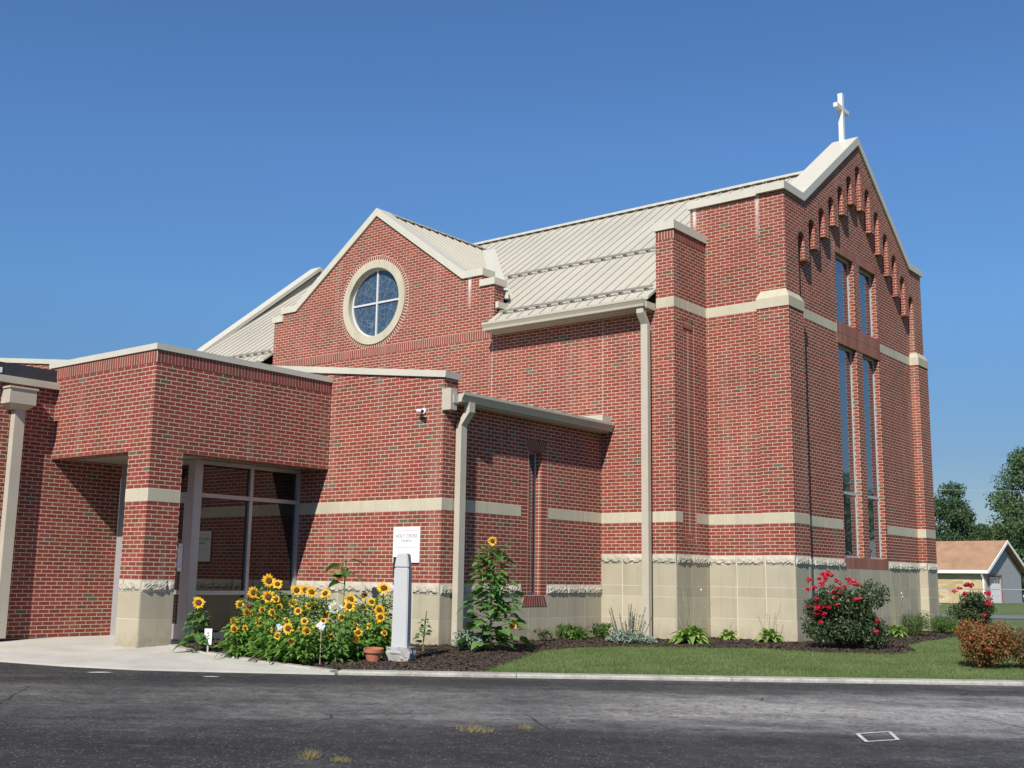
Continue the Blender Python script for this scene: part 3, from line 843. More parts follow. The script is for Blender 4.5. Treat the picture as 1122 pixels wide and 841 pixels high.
m.box(RC[0]-0.022, RC[0]+0.022, -1.105, -1.05, RC[1]-0.83, RC[1]+0.83); m.box(RC[0]-0.83, RC[0]-0.03, -1.104, -1.05, RC[1]-0.022, RC[1]+0.022); m.box(RC[0]+0.03, RC[0]+0.83, -1.104, -1.05, RC[1]-0.022, RC[1]+0.022)
m.build('frame', M['roundframe'], rw)
m = MB(); m.prism(circ(*RC, 0.85), [], 'y', -1.07, -1.055); m.build('pane', M['leaded'], rw)

# main roof: standing seams, ridge cap, snow guards
SL = 0.72
def zr(y): return 6.70 + SL*(y+1.5)
nrm = Vector((0, -SL, 1)).normalized()
m = MB()
def roof_piece(x0, x1, y0, y1):
    th = 0.06
    m.add([(x0, y0, zr(y0)), (x1, y0, zr(y0)), (x1, y1, zr(y1)), (x0, y1, zr(y1)), (x0, y0, zr(y0)-th), (x1, y0, zr(y0)-th), (x1, y1, zr(y1)-th), (x0, y1, zr(y1)-th)],
          [(0, 1, 2, 3), (7, 6, 5, 4), (0, 4, 5, 1), (1, 5, 6, 2), (2, 6, 7, 3), (3, 7, 4, 0)])
def seam(x, y0, y1):
    h = 0.030; w = 0.007
    vs = []
    for y in (y0, y1):
        for dx, k in ((-w, 0), (w, 0), (w, h), (-w, h)):
            vs.append((x+dx, y + nrm.y*k, zr(y) + nrm.z*k))
    m.add(vs, [(0, 1, 2, 3), (7, 6, 5, 4), (0, 4, 5, 1), (1, 5, 6, 2), (2, 6, 7, 3), (3, 7, 4, 0)])
roof_piece(-18.3, -14.02, -1.5, 4.098); roof_piece(-14.019, -6.451, -0.84, 4.098); roof_piece(-6.45, -2.30, -1.5, 4.098); roof_piece(-2.299, -0.30, 0.43, 4.098)
# north slope
for x0, x1 in ((-18.3, -0.30),):
    vs = [(x0, 4.102, zr(4.1)), (x1, 4.102, zr(4.1)), (x1, 9.0, zr(4.1)-SL*4.9), (x0, 9.0, zr(4.1)-SL*4.9)]
    m.add(vs + [(a_, b_, c_-0.06) for a_, b_, c_ in vs], [(0, 1, 2, 3), (7, 6, 5, 4), (0, 4, 5, 1), (1, 5, 6, 2), (2, 6, 7, 3), (3, 7, 4, 0)])
SP = 0.305
x = -18.1
while x < -0.4:
    dx = abs(x + 10.28)
    if dx < 3.65: seam(x, max(-0.8, (10.10 - SL*dx - 6.70)/SL - 1.5 + 0.12), 4.02)
    elif dx < 3.85: seam(x, -0.8, 4.02)
    else: seam(x, -1.49 if x < -2.32 else 0.5, 4.02)
    x += SP
rf = part(m, 'roof', M['roof'])
m = MB(); m.box(-18.3, -0.30, 3.97, 4.23, 10.70, 10.765); m.build('ridge_cap', M['coping'], rf)
m = MB()
x = -18.2
while x < -0.5:          # vent gaps under the ridge cap
    m.box(x+0.04, x+0.265, 3.955, 3.969, 10.655, 10.70); x += SP
m.build('ridge_vent', M['dark_gap'], rf)
for (yy, x0, x1) in ((0.88, -7.75, -2.32), (-1.22, -6.3, -2.34), (-1.22, -18.1, -14.1)):
    m = MB()
    off = nrm * 0.07; z = zr(yy)
    for dd in (0.0, 0.05):
        m.box(x0, x1, yy+off.y-0.012+dd*0.8, yy+off.y+0.012+dd*0.8, z+off.z+dd*0.7-0.010, z+off.z+dd*0.7+0.014)
    x = -18.1
    while x < x1:
        if x > x0:
            m.box(x-0.013, x+0.013, yy-0.015, yy+0.07, z+0.005, z+0.07)
            m.box(x+0.07, x+0.10, yy-0.03, yy+0.0, z+0.004, z+0.04, 1)
        x += SP
    m.build('snow_guard', [M['roofdark'], M['snow']], rf)
# cross roof behind the round-window gable
m = MB()
def cross_piece(sg):
    x0 = -10.28; zt = 10.10
    xe = x0 + sg*3.65; ze = zt - SL*3.65
    def yv(z): return (z-6.70)/SL - 1.5 + 0.05
    q = [(x0, -0.84, zt), (xe, -0.84, ze), (xe, max(-0.83, yv(ze)), ze), (x0, yv(zt), zt)]
    if sg < 0: q = q[::-1]
    m.add(q + [(a_, b_, c_-0.05) for a_, b_, c_ in q], [(0, 1, 2, 3), (7, 6, 5, 4), (0, 4, 5, 1), (1, 5, 6, 2), (2, 6, 7, 3), (3, 7, 4, 0)])
    y = -0.55
    while y < yv(zt) - 0.2:
        # seams run down the slope
        zend = max(ze, 6.70+SL*(y+1.5)); xr = x0 + sg*(zt-zend)/SL
        n2 = Vector((sg*SL, 0, 1)).normalized()*0.030
        vs = []
        for xx, zz in ((x0, zt), (xr, zend)):
            for dy, k in ((-0.011, 0), (0.011, 0), (0.011, 1), (-0.011, 1)): vs.append((xx+n2.x*k, y+dy, zz+n2.z*k))
        m.add(vs, [(0, 1, 2, 3), (7, 6, 5, 4), (0, 4, 5, 1), (1, 5, 6, 2), (2, 6, 7, 3), (3, 7, 4, 0)])
        y += SP
cross_piece(1); cross_piece(-1)
rf2 = part(m, 'roof', M['roof'])
m = MB(); m.box(-10.36, -10.20, -0.84, 3.1, 10.085, 10.135); m.build('ridge_cap', M['coping'], rf2)
m = MB()
y = -0.7
while y < 3.0:
    m.box(-10.19, -10.17, y+0.04, y+0.265, 10.045, 10.082); y += SP
m.build('ridge_vent', M['dark_gap'], rf2)
m = MB(); va = Vector((-6.65, -0.86, 7.49)); vb = Vector((-10.25, 3.05, 10.06))
m.add([va+Vector((-0.2, 0, 0.15)), va+Vector((0.22, 0.1, 0.05)), vb+Vector((0.3, 0, 0.03)), vb+Vector((-0.1, -0.2, 0.03)), va+Vector((-0.2, 0, 0.0)), va+Vector((0.22, 0.1, -0.1)), vb+Vector((0.3, 0, -0.1)), vb+Vector((-0.1, -0.2, -0.1))],
      [(0, 1, 2, 3), (7, 6, 5, 4), (0, 4, 5, 1), (1, 5, 6, 2), (2, 6, 7, 3), (3, 7, 4, 0)])
m.build('valley_flashing', M['coping'], rf2)
# far end parapet of the nave
m = MB(); m.prism([(-1.9, 6.18), (4.1, 11.01), (10.1, 6.18), (10.1, 5.5), (-1.9, 5.5)], [], 'x', -18.3, -18.6)
m.prism([(-1.65, 6.32), (4.1, 10.95), (9.85, 6.32), (9.85, 6.1), (4.1, 10.72), (-1.65, 6.1)], [], 'x', -18.26, -18.299)
part(m, 'end_parapet', M['parapet'])
m = MB(); m.strip([(-2.0, 6.12), (4.1, 11.03), (10.2, 6.12)], 0.10, 'x', -18.20, -18.68); part(m, 'coping', M['coping'])

# gutters
def gutter_x(y_out, z0, x0, x1, h=0.17, w=0.14, sg=-1):
    """K-style gutter running along X, open side up; y_out = outer lip"""
    yi = y_out + w*(-sg)
    prof = [(yi, z0), (y_out - sg*0.055, z0), (y_out - sg*0.045, z0+0.05), (y_out - sg*0.01, z0+0.11), (y_out, z0+0.12), (y_out, z0+h), (y_out - sg*0.012, z0+h), (y_out - sg*0.02, z0+h-0.025), (yi, z0+h-0.03)]
    mm = MB(); mm.prism(prof, [], 'x', x0, x1); return mm
gu = part(gutter_x(-1.68, 6.485, -6.45, -2.33), 'gutter', M['gutter'])
m = MB(); m.box(-6.43, -2.31, -1.535, -1.205, 6.46, 6.60); m.build('fascia', M['gutter'], gu)
gu = part(gutter_x(-1.68, 6.485, -18.2, -14.06), 'gutter', M['gutter'])
m = MB(); m.box(-18.2, -14.08, -1.535, -1.205, 6.46, 6.60); m.build('fascia', M['gutter'], gu)
def pipe_run(m, pts, w, d, mi=0):
    """rectangular downspout through points; w along X or Y"""
    vs = []
    for q in pts:
        x, y, z = q
        vs += [(x-w/2, y-d/2, z), (x+w/2, y-d/2, z), (x+w/2, y+d/2, z), (x-w/2, y+d/2, z)]
    fs = [(3, 2, 1, 0)]
    for i in range(len(pts)-1):
        for k2 in range(4): fs.append((i*4+k2, i*4+(k2+1) % 4, (i+1)*4+(k2+1) % 4, (i+1)*4+k2))
    n_ = len(pts)*4; fs.append((n_-4, n_-3, n_-2, n_-1)); m.add(vs, fs, mi)
def straps(m, x, y, w, d, zs, ax):
    for z in zs:
        if ax == 'y': m.box(x-w/2-0.03, x+w/2+0.03, y-d/2-0.006, y+d/2+0.02, z-0.018, z+0.018)
        else: m.box(x-d/2-0.02, x+d/2+0.006, y-w/2-0.03, y+w/2+0.03, z-0.018, z+0.018)
m = MB()
pipe_run(m, [(-2.44, -1.53, 6.50), (-2.44, -1.53, 6.36), (-2.44, -1.37, 6.16), (-2.44, -1.37, 0.02)], 0.155, 0.11)
part(m, 'downspout', M['gutter'])

# ---- low wing: sloped parapet wall with the notice, window wall, eave
sl = 0.1235
def zs_(x): return 4.515 - (x+3.72)*sl
wall('y', [(-7.16, WT_W), (-3.605, WT_W), (-3.605, zs_(-3.605)), (-7.16, zs_(-7.16))], [], -6.05, -5.78)
wall('y', [(-20, 3.2), (-7.16, 3.2), (-7.16, zs_(-7.16)), (-20, zs_(-20))], [], -6.05, -5.78)
m = MB(); m.strip([(-20, zs_(-20)+0.002), (-3.56, zs_(-3.56)+0.002)], 0.115, 'y', -6.09, -5.66); part(m, 'coping', M['coping'])
WW = (-3.63, -3.24)
wall('x', [(-6.045, WT_W), (-3.84, WT_W), (-3.84, 3.70), (-3.03, 3.70), (-3.03, WT_W), (-1.205, WT_W), (-1.205, 4.10), (-6.045, 4.10)], [], -3.60, -3.88)
wall('x', rect(-6.045, -5.70, 4.10, zs_(-3.605)), [], -3.601, -3.88)
m = MB(); m.prism(rect(-3.836, -3.034, 0.80, 3.70), [rect(WW[0], WW[1], 0.82, 3.47)], 'x', -3.599, -3.86); part(m, 'window_surround', M['stack'])
for (zz, up) in ((3.474, True), (0.615, False)):
    m = MB(); n = 10
    yl, yr = (-3.78, -3.09) if up else (-3.83, -3.04)
    for j in range(n):
        f0 = yl + (yr-yl)*(j+0.10)/n; f1 = yl + (yr-yl)*(j+0.90)/n
        sh = 0.10 if up else -0.0
        yc = (yl+yr)/2; g = lambda v, k_: yc + (v-yc)*k_
        kb_, kt_ = (0.72, 1.0) if up else (1.0, 0.78)
        m.prism([(g(f0, kb_), zz), (g(f1, kb_), zz), (g(f1, kt_), zz+0.195), (g(f0, kt_), zz+0.195)], [], 'x', -3.588, -3.64)
    kb_, kt_ = (0.72, 1.0) if up else (1.0, 0.78)
    m.prism([(g(yl, kb_), zz+0.002), (g(yr, kb_), zz+0.002), (g(yr, kt_), zz+0.193), (g(yl, kt_), zz+0.193)], [], 'x', -3.591, -3.64, 1)
    part(m, 'soldier_course', [M['lone'], M['brickmortar']])
win_x(WW[0], WW[1], 0.82, 3.47, -3.60, 0.13, fr=0.035)
# control joints
for (x_, z0_, z1_) in ((-6.52, 3.2, 6.40), (-3.58, 4.3, 6.40)):
    m = MB(); m.box(x_-0.003, x_+0.003, -1.203, -1.19, z0_, z1_); part(m, 'control_joint', M['mortar'])
# shed roof and eave over the window wall
m = MB()
xa, za, xb = -3.34, 4.235, -19.5
m.add([(xa, -5.655, za), (xa, -1.205, za), (xb, -1.205, za-(xb-xa)*0.1235), (xb, -5.655, za-(xb-xa)*0.1235)] + [(xa, -5.655, za-0.05), (xa, -1.205, za-0.05), (xb, -1.205, za-0.05-(xb-xa)*0.1235), (xb, -5.655, za-0.05-(xb-xa)*0.1235)],
      [(0, 1, 2, 3), (7, 6, 5, 4), (0, 4, 5, 1), (1, 5, 6, 2), (2, 6, 7, 3), (3, 7, 4, 0)])
y = -5.5
while y < -1.3:
    m.add([(xx+0, y+dy, zz+k) for xx, zz in ((xa, za), (xb, za-(xb-xa)*0.1235)) for dy, k in ((-0.011, 0), (0.011, 0), (0.011, 0.04), (-0.011, 0.04))],
          [(0, 1, 2, 3), (7, 6, 5, 4), (0, 4, 5, 1), (1, 5, 6, 2), (2, 6, 7, 3), (3, 7, 4, 0)]); y += 0.4064
m.box(xa-0.9, xa-0.02, -1.52, -1.207, za+0.03, za+0.16)
sr = part(m, 'roof', M['roof'])
def gutter_y(x_out, z0, y0, y1, h=0.17, w=0.13):
    xi = x_out - w
    prof = [(xi, z0), (x_out-0.055, z0), (x_out-0.045, z0+0.05), (x_out-0.01, z0+0.11), (x_out, z0+0.12), (x_out, z0+h), (x_out-0.012, z0+h), (x_out-0.02, z0+h-0.025), (xi, z0+h-0.03)]
    mm = MB(); mm.prism(prof, [], 'y', y0, y1); return mm
gu = part(gutter_y(-3.27, 4.075, -5.92, -1.21), 'gutter', M['gutter'])
m = MB(); m.box(-3.62, -3.402, -6.03, -1.22, 4.05, 4.20); m.box(-3.62, -3.42, -6.09, -5.93, 3.93, 4.30); m.build('fascia', M['gutter'], gu)
m = MB()
pipe_run(m, [(-3.36, -5.66, 4.09), (-3.36, -5.66, 3.92), (-3.50, -5.70, 3.70), (-3.50, -5.70, 0.02)], 0.12, 0.15)
part(m, 'downspout', M['gutter'])

# ---- entrance canopy
XF, YF = -6.42, -9.85
CZ0, CZ1 = 3.05, 4.67
wall('x', rect(YF+0.005, -6.056, CZ0, CZ1), [], XF, XF-0.35)
wall('y', rect(-9.55, XF-0.005, CZ0, CZ1), [], YF, YF+0.35)
m = MB(); m.box(XF-0.36, -9.5, YF+0.355, -6.10, CZ0+0.02, CZ0+0.06); part(m, 'soffit', M['soffit'])
m = MB(); m.box(XF-0.36, -9.5, YF+0.355, -6.10, CZ1-0.25, CZ1-0.2); part(m, 'roof', M['membrane'])
soldier('x', 1, XF, YF+0.002, -6.06, CZ1-0.205, CZ1-0.002)
soldier('y', -1, YF, -9.5, XF-0.002, CZ1-0.205, CZ1-0.002)
m = MB(); m.box(XF+0.03, XF-0.40, YF-0.03, -6.055, CZ1+0.001, CZ1+0.10); m.box(XF-0.401, -9.62, YF-0.029, YF+0.40, CZ1+0.001, CZ1+0.10); part(m, 'coping', M['coping'])
PX0, PY1 = XF-0.60, YF+0.61
m = MB(); m.box(PX0, XF-0.001, YF+0.001, PY1, WT_W, CZ0+0.015); part(m, 'entrance_pier', M['brick'])
bm_ = MB()
for z0_, z1_ in ((-0.1, 16*IN), (16*IN, 32*IN)):
    for ax, sg, pl, u0, u1, st_ in (('y', -1, YF, PX0, XF, XF), ('x', 1, XF, YF, PY1, YF), ('x', -1, PX0, YF, PY1, YF), ('y', 1, PY1, PX0, XF, XF)):
        blocks(bm_, ax, sg, pl, u0, u1, z0_, z1_, start=st_, proud=0.006)
bm_.box(PX0+0.02, XF-0.02, YF+0.02, PY1-0.02, -0.1, WT_W-0.003, 1)
for ax, sg, pl, u0, u1, st_ in (('y', -1, YF, PX0, XF, XF), ('x', 1, XF, YF, PY1, YF), ('x', -1, PX0, YF, PY1, YF)):
    rock_row(bm_, ax, sg, pl, u0, u1, 32*IN, 40*IN, start=st_, pitch=0.48)
part(bm_, 'base_course', [M['block'], M['mortar'], M['rock']])
band('y', -1, YF, PX0-0.002, XF+0.003, Z1, start=XF); band('x', 1, XF, YF-0.003, PY1, Z1, start=YF); band('x', -1, PX0, YF-0.003, PY1, Z1, start=YF)

# storefront: glazed side, door wall
GX, DY = -7.15, -8.45
fr = MB()
for y0_, y1_, z0_, z1_ in ((-8.443, -8.28, 0, 3.06), (-7.24, -7.17, 0, 3.06), (-6.13, -6.056, 0, 3.06)):
    fr.box(GX-0.11, GX, y0_, y1_, z0_, z1_)
for z0_, z1_ in ((0.0, 0.12), (0.76, 0.83), (2.42, 2.49), (2.99, 3.06)):
    for a_, b_ in ((-8.279, -7.241), (-7.169, -6.131)): fr.box(GX-0.11, GX-0.002, a_, b_, z0_, z1_)
sf = part(fr, 'storefront_window', M['alu'])
for a_, b_ in ((-8.28, -7.24), (-7.17, -6.13)):
    for z0_, z1_ in ((0.11, 0.77), (0.82, 2.43), (2.48, 3.0)):
        gm = MB(); gm.box(GX-0.07, GX-0.055, a_-0.01, b_+0.01, z0_, z1_); gm.build('pane', M['doorglass'], sf)
fr = MB()
for x0_, x1_ in ((-9.345, -9.17), (-8.30, -8.23), (-7.33, -7.152)): fr.box(x0_, x1_, DY, DY+0.11, 0, 3.06)
for a_, b_ in ((-9.169, -8.301), (-8.229, -7.331)):
    fr.box(a_, b_, DY+0.002, DY+0.11, 2.42, 2.50); fr.box(a_, b_, DY+0.002, DY+0.11, 2.98, 3.06)
df = part(fr, 'entrance_door_frame', M['alu'])
for a_, b_ in ((-9.169, -8.301), (-8.229, -7.331)):
    gm = MB(); gm.box(a_-0.01, b_+0.01, DY+0.05, DY+0.065, 2.49, 2.99); gm.build('pane', M['doorglass'], df)
    dm = MB()
    dm.box(a_+0.004, a_+0.09, DY+0.02, DY+0.09, 0.012, 2.415); dm.box(b_-0.09, b_-0.004, DY+0.02, DY+0.09, 0.012, 2.415)
    dm.box(a_+0.091, b_-0.091, DY+0.021, DY+0.09, 0.012, 0.27); dm.box(a_+0.091, b_-0.091, DY+0.021, DY+0.09, 2.32, 2.415); dm.box(a_+0.091, b_-0.091, DY+0.021, DY+0.09, 0.76, 0.83)
    door = dm.build('door', M['alu'], church)
    gm = MB(); gm.box(a_+0.08, b_-0.08, DY+0.05, DY+0.062, 0.26, 2.33); gm.build('pane', M['doorglass'], door)
    hm = MB(); xh = b_-0.14 if a_ < -9 else b_-0.10
    hm.box(xh-0.06, xh+0.06, DY+0.008, DY+0.019, 1.15, 1.62); hm.tube([(xh, DY+0.01, 1.22), (xh, DY-0.05, 1.22), (xh, DY-0.05, 1.55), (xh, DY+0.01, 1.55)], 0.012, 8)
    hm.build('handle', M['whiteframe'], door)
m = MB(); m.box(-9.34, -7.16, DY+0.12, DY+0.3, 3.06, 3.2); part(m, 'brick_wall', M['brick'])

# ---- left wing wall with conductor head
LX = -9.35
wall('x', rect(-24, DY-0.001, 0.0, 4.26), [], LX, LX-0.3)
m = MB(); m.box(LX-0.3, LX+0.10, -24, YF-0.002, 4.262, 4.345); m.box(LX-0.3, LX+0.07, -24, YF-0.004, 4.345, 4.385); part(m, 'gutter', M['gutter'])
m = MB(); m.box(LX-0.32, LX-0.02, -24, YF-0.006, 4.386, 4.615); m.box(LX-6, LX-0.33, -24, -6.1, 4.40, 4.46); part(m, 'roof_edge', M['membrane'])
m = MB(); m.box(LX-0.019, LX-0.008, -11.6, -10.86, 4.43, 4.52); part(m, 'edge_reflection', M['whiteframe'])  # white strip in place of a light reflection on the dark roof edge
m = MB()
x0_, x1_, y0_, y1_ = LX+0.005, LX+0.29, -10.84, -10.37
m.box(x0_, x1_, y0_, y1_, 3.90, 4.15); m.box(x0_, x1_+0.02, y0_-0.02, y1_+0.02, 4.151, 4.185)
m.add([(x0_, y0_, 3.899), (x1_, y0_, 3.899), (x1_, y1_, 3.899), (x0_, y1_, 3.899), (x0_, y0_+0.1, 3.81), (x1_-0.12, y0_+0.1, 3.81), (x1_-0.12, y1_-0.1, 3.81), (x0_, y1_-0.1, 3.81)],
      [(0, 1, 2, 3), (7, 6, 5, 4), (0, 4, 5, 1), (1, 5, 6, 2), (2, 6, 7, 3), (3, 7, 4, 0)])
cd = part(m, 'conductor_head', M['gutter'])
m = MB(); pipe_run(m, [(LX+0.10, -10.57, 3.82), (LX+0.10, -10.57, 0.02)], 0.14, 0.18); part(m, 'downspout', M['gutter'])

# roof cross
m = MB()
m.box(-0.45, -0.34, 4.095, 4.205, 11.10, 12.52); m.box(-0.445, -0.345, 3.80, 4.094, 12.09, 12.19); m.box(-0.445, -0.345, 4.206, 4.50, 12.09, 12.19)
part(m, 'rooftop_cross', M['cross'])

# ------------------------------------------------------------------ things at the wall
# notice board on the brick wall
nb = empty('notice_board', (-4.37, -6.055, 1.66), 'white notice sign with church name on the brick wall behind the grey post', 'sign')
m = MB(); m.box(-0.31, 0.31, -0.02, 0.0, -0.305, 0.305); M['signwhite'] = plain('sign_white', (0.78, 0.78, 0.76), 0.5, 0.02)
m.build('panel', M['signwhite'], nb)
M['ink'] = plain('grey_ink', (0.22, 0.22, 0.23), 0.7); M['redink'] = plain('faded_red_ink', (0.55, 0.28, 0.26), 0.7)
def text(body, size, loc, parent, mat, name='lettering', rot=(math.pi/2, 0, 0)):
    cu = bpy.data.curves.new(name, 'FONT'); cu.body = body; cu.size = size; cu.align_x = 'CENTER'; cu.extrude = 0.0008
    o = bpy.data.objects.new(name, cu); col.objects.link(o)
    dg = bpy.context.evaluated_depsgraph_get(); me = bpy.data.meshes.new_from_object(o.evaluated_get(dg))
    bpy.data.objects.remove(o); me.materials.clear(); me.materials.append(mat)
    ob = bpy.data.objects.new(name, me); col.objects.link(ob); ob.parent = parent; ob.location = loc; ob.rotation_euler = rot
    return ob
text("HOLY CROSS", 0.085, (0, -0.022, 0.12), nb, M['ink']); text("CHURCH", 0.062, (0, -0.022, 0.045), nb, M['ink'])
for zr_ in (-0.052, 0.235):
    m = MB(); m.box(-0.26, 0.26, -0.0215, -0.019, zr_, zr_+0.006); m.build('rule', M['redink'], nb)

# wall camera
sc_ = empty('security_camera', (-4.06, -6.05, 3.93), 'small white security camera high on the sunlit brick wall', 'camera')
m = MB(); m.lathe([(0.0, -0.0), (0.05, 0.0), (0.05, 0.03), (0.0, 0.03)], 12); o = m.build('bracket', M['whiteframe'], sc_); o.rotation_euler = (math.pi/2, 0, 0); o.location = (0, 0, 0.02)
m = MB(); m.tube([(-0.06, -0.10, 0.02), (0.10, -0.16, -0.01)], 0.035, 10); m.tube([(0, 0, 0.02), (0, -0.1, 0.02)], 0.014, 8); m.build('body', M['whiteframe'], sc_)
m = MB(); m.tube([(0.101, -0.1604, -0.01), (0.106, -0.162, -0.011)], 0.03, 10); m.build('lens', M['dark_gap'], sc_)

# grey post on a rough stone foot
post = empty('door_control_post', (-2.03, -8.60, -0.06), 'smooth grey square post on rough stone foot beside the sunflowers', 'post', rz=math.radians(22))
M['postgrey'] = plain('grey_powder_coat', (0.45, 0.455, 0.455), 0.45, 0.03)
def tapered(m, w0, d0, w1, d1, z0, z1, sx=0, sy=0, mi=0):
    m.add([(-w0/2, -d0/2, z0), (w0/2, -d0/2, z0), (w0/2, d0/2, z0), (-w0/2, d0/2, z0), (-w1/2+sx, -d1/2+sy, z1), (w1/2+sx, -d1/2+sy, z1), (w1/2+sx, d1/2+sy, z1), (-w1/2+sx, d1/2+sy, z1)],
          [(3, 2, 1, 0), (4, 5, 6, 7), (0, 1, 5, 4), (1, 2, 6, 5), (2, 3, 7, 6), (3, 0, 4, 7)], mi)
m = MB(); tapered(m, 0.235, 0.16, 0.215, 0.15, 0.17, 1.30)
o = m.build('column', M['postgrey'], post)
b = bmesh.new(); b.from_mesh(o.data); bmesh.ops.bevel(b, geom=b.edges[:], offset=0.012, segments=2, affect='EDGES'); b.to_mesh(o.data); b.free()
m = MB(); tapered(m, 0.215, 0.15, 0.165, 0.13, 1.302, 1.50, 0, 0.0); o = m.build('head', M['postgrey'], post)
b = bmesh.new(); b.from_mesh(o.data); bmesh.ops.bevel(b, geom=b.edges[:], offset=0.014, segments=2, affect='EDGES'); b.to_mesh(o.data); b.free()
m = MB(); m.box(-0.135, -0.112, -0.05, 0.05, 1.17, 1.45); m.box(-0.139, -0.113, -0.03, 0.03, 1.06, 1.13, 0); m.build('keypad', M['dark_gap'], post)
bmx = bmesh.new(); bmesh.ops.create_cube(bmx, size=1); bmesh.ops.subdivide_edges(bmx, edges=bmx.edges[:], cuts=6, use_grid_fill=True)
rr = random.Random(3)
for v in bmx.verts:
    v.co.x *= 0.36; v.co.y *= 0.30; v.co.z = v.co.z*0.24 + 0.09
    k_ = rr.uniform(-0.014, 0.014); v.co.x += k_; v.co.y += rr.uniform(-0.014, 0.014); v.co.z += rr.uniform(-0.012, 0.012)
    if v.co.z > 0.15: v.co.x *= 0.93; v.co.y *= 0.93
me = bpy.data.meshes.new('foot'); bmx.to_mesh(me); bmx.free()
M['granite'] = stone_mat('rough_grey_stone', (0.45, 0.44, 0.43), 0.18, 0.02); me.materials.append(M['granite'])
o = bpy.data.objects.new('stone_foot', me); col.objects.link(o); o.parent = post

# terracotta pot
pot = MB(); pot.lathe([(0.0, 0.0), (0.085, 0.0), (0.115, 0.15), (0.135, 0.152), (0.138, 0.20), (0.122, 0.20), (0.112, 0.15), (0.0, 0.14)], 24)
M['terracotta'] = plain('terracotta', (0.40, 0.15, 0.085), 0.8, 0.12, 8)
o = pot.build('flower_pot', M['terracotta']); o.location = (-2.16, -9.0, -0.055); o.rotation_euler = (0.06, 0.05, 0)
tag(o, 'empty terracotta flower pot at the foot of the grey post', 'pot')

# garden marker with a drawn flower, on a stake
gm_ = empty('garden_marker', (-4.90, -9.68, -0.05), 'small white garden marker card with a drawn plant, on a stake', 'marker', rz=math.radians(28))
m = MB(); m.box(-0.012, 0.012, -0.006, 0.006, -0.05, 0.20); M['wood'] = plain('weathered_stake', (0.42, 0.36, 0.27), 0.8, 0.1, 20); m.build('stake', M['wood'], gm_)
m = MB(); m.box(-0.058, 0.058, -0.014, -0.007, 0.14, 0.37); m.build('card', M['signwhite'], gm_)
M['drawgreen'] = plain('printed_green', (0.12, 0.17, 0.06), 0.7); M['drawyellow'] = plain('printed_ochre', (0.42, 0.30, 0.08), 0.7)
m = MB()
m.box(-0.003, 0.003, -0.0162, -0.0142, 0.17, 0.30)
for sx_, z_ in ((-1, 0.20), (1, 0.22), (-1, 0.25), (1, 0.265)):
    m.prism([(0, z_), (sx_*0.012, z_+0.018), (sx_*0.032, z_+0.012), (sx_*0.016, z_-0.003)], [], 'y', -0.0162, -0.0142)
m.prism(circ(0, 0.305, 0.018, 12), [], 'y', -0.0164, -0.0142, 1)
m.build('printed_flower', [M['drawgreen'], M['drawyellow']], gm_)
# dark paddle on a thin stem, pale ornaments
pd = MB(); pd.tube([(0, 0, 0), (0, 0, 0.74)], 0.010, 6); pd.prism([(-0.035, 0.72), (0.035, 0.72), (0.062, 0.96), (0.05, 1.0), (-0.05, 1.0), (-0.062, 0.96)], [], 'y', -0.012, 0.012)
M['darkiron'] = plain('dark_iron', (0.02, 0.022, 0.022), 0.6)
o = pd.build('garden_stake', M['darkiron']); o.location = (-3.40, -7.75, -0.05); o.rotation_euler = (0, 0, math.radians(30))
tag(o, 'dark paddle-shaped garden stake rising behind the sunflowers near the grey post', 'garden stake')
M['paleblue'] = plain('pale_blue_ornament', (0.62, 0.70, 0.76), 0.35, 0.05)
def pinwheel(x, y, z, label):
    e = empty('garden_ornament', (x, y, -0.05), label, 'ornament', None, math.radians(35))
    m = MB(); m.tube([(0, 0, 0), (0, 0, z)], 0.006, 6); m.build('stem', M['wood'], e)
    m = MB()
    rr_ = random.Random(int(x*100))
    for k_ in range(5):
        a_ = k_*1.257+rr_.uniform(0, 0.5); dx, dz = math.cos(a_), math.sin(a_); L = rr_.uniform(0.045, 0.075)
        m.add([(0, -0.02, z), (dx*L*0.6-dz*0.035, -0.035, z+dz*L*0.6+dx*0.035), (dx*L, -0.01, z+dz*L), (dx*L*0.6+dz*0.03, -0.015, z+dz*L*0.6-dx*0.03)], [(0, 1, 2), (0, 2, 3)])
        m.add([(0, -0.016, z), (dx*L*0.6-dz*0.035, -0.031, z+dz*L*0.6+dx*0.035), (dx*L, -0.006, z+dz*L), (dx*L*0.6+dz*0.03, -0.011, z+dz*L*0.6-dx*0.03)], [(0, 2, 1), (0, 3, 2)])
    m.build('vanes', M['paleblue'], e)
pinwheel(-3.12, -9.88, 0.46, 'larger pale blue garden ornament low among the left sunflowers')
pinwheel(-2.42, -9.74, 0.50, 'smaller pale blue garden ornament below the white flower')

# ------------------------------------------------------------------ plants
M['sunleaf'] = leaf_mat('sunflower_leaf', [(0.085, 0.18, 0.033), (0.14, 0.27, 0.047), (0.20, 0.34, 0.075), (0.10, 0.21, 0.038)])
M['deepleaf'] = leaf_mat('broad_sunflower_leaf', [(0.075, 0.165, 0.044), (0.11, 0.22, 0.055), (0.15, 0.27, 0.075)])
M['petal'] = leaf_mat('sunflower_petal', [(0.82, 0.50, 0.02), (0.88, 0.58, 0.035), (0.84, 0.40, 0.015)], 0.3)
M['disc'] = plain('sunflower_disc', (0.10, 0.045, 0.012), 0.9, 0.5, 80)
M['stem'] = plain('green_stem', (0.13, 0.21, 0.06), 0.6, 0.1)
M['pinkpetal'] = leaf_mat('pink_petal', [(0.50, 0.07, 0.16), (0.60, 0.12, 0.22)], 0.3)
M['whitepetal'] = leaf_mat('white_petal', [(0.75, 0.75, 0.66), (0.8, 0.8, 0.76)], 0.3)
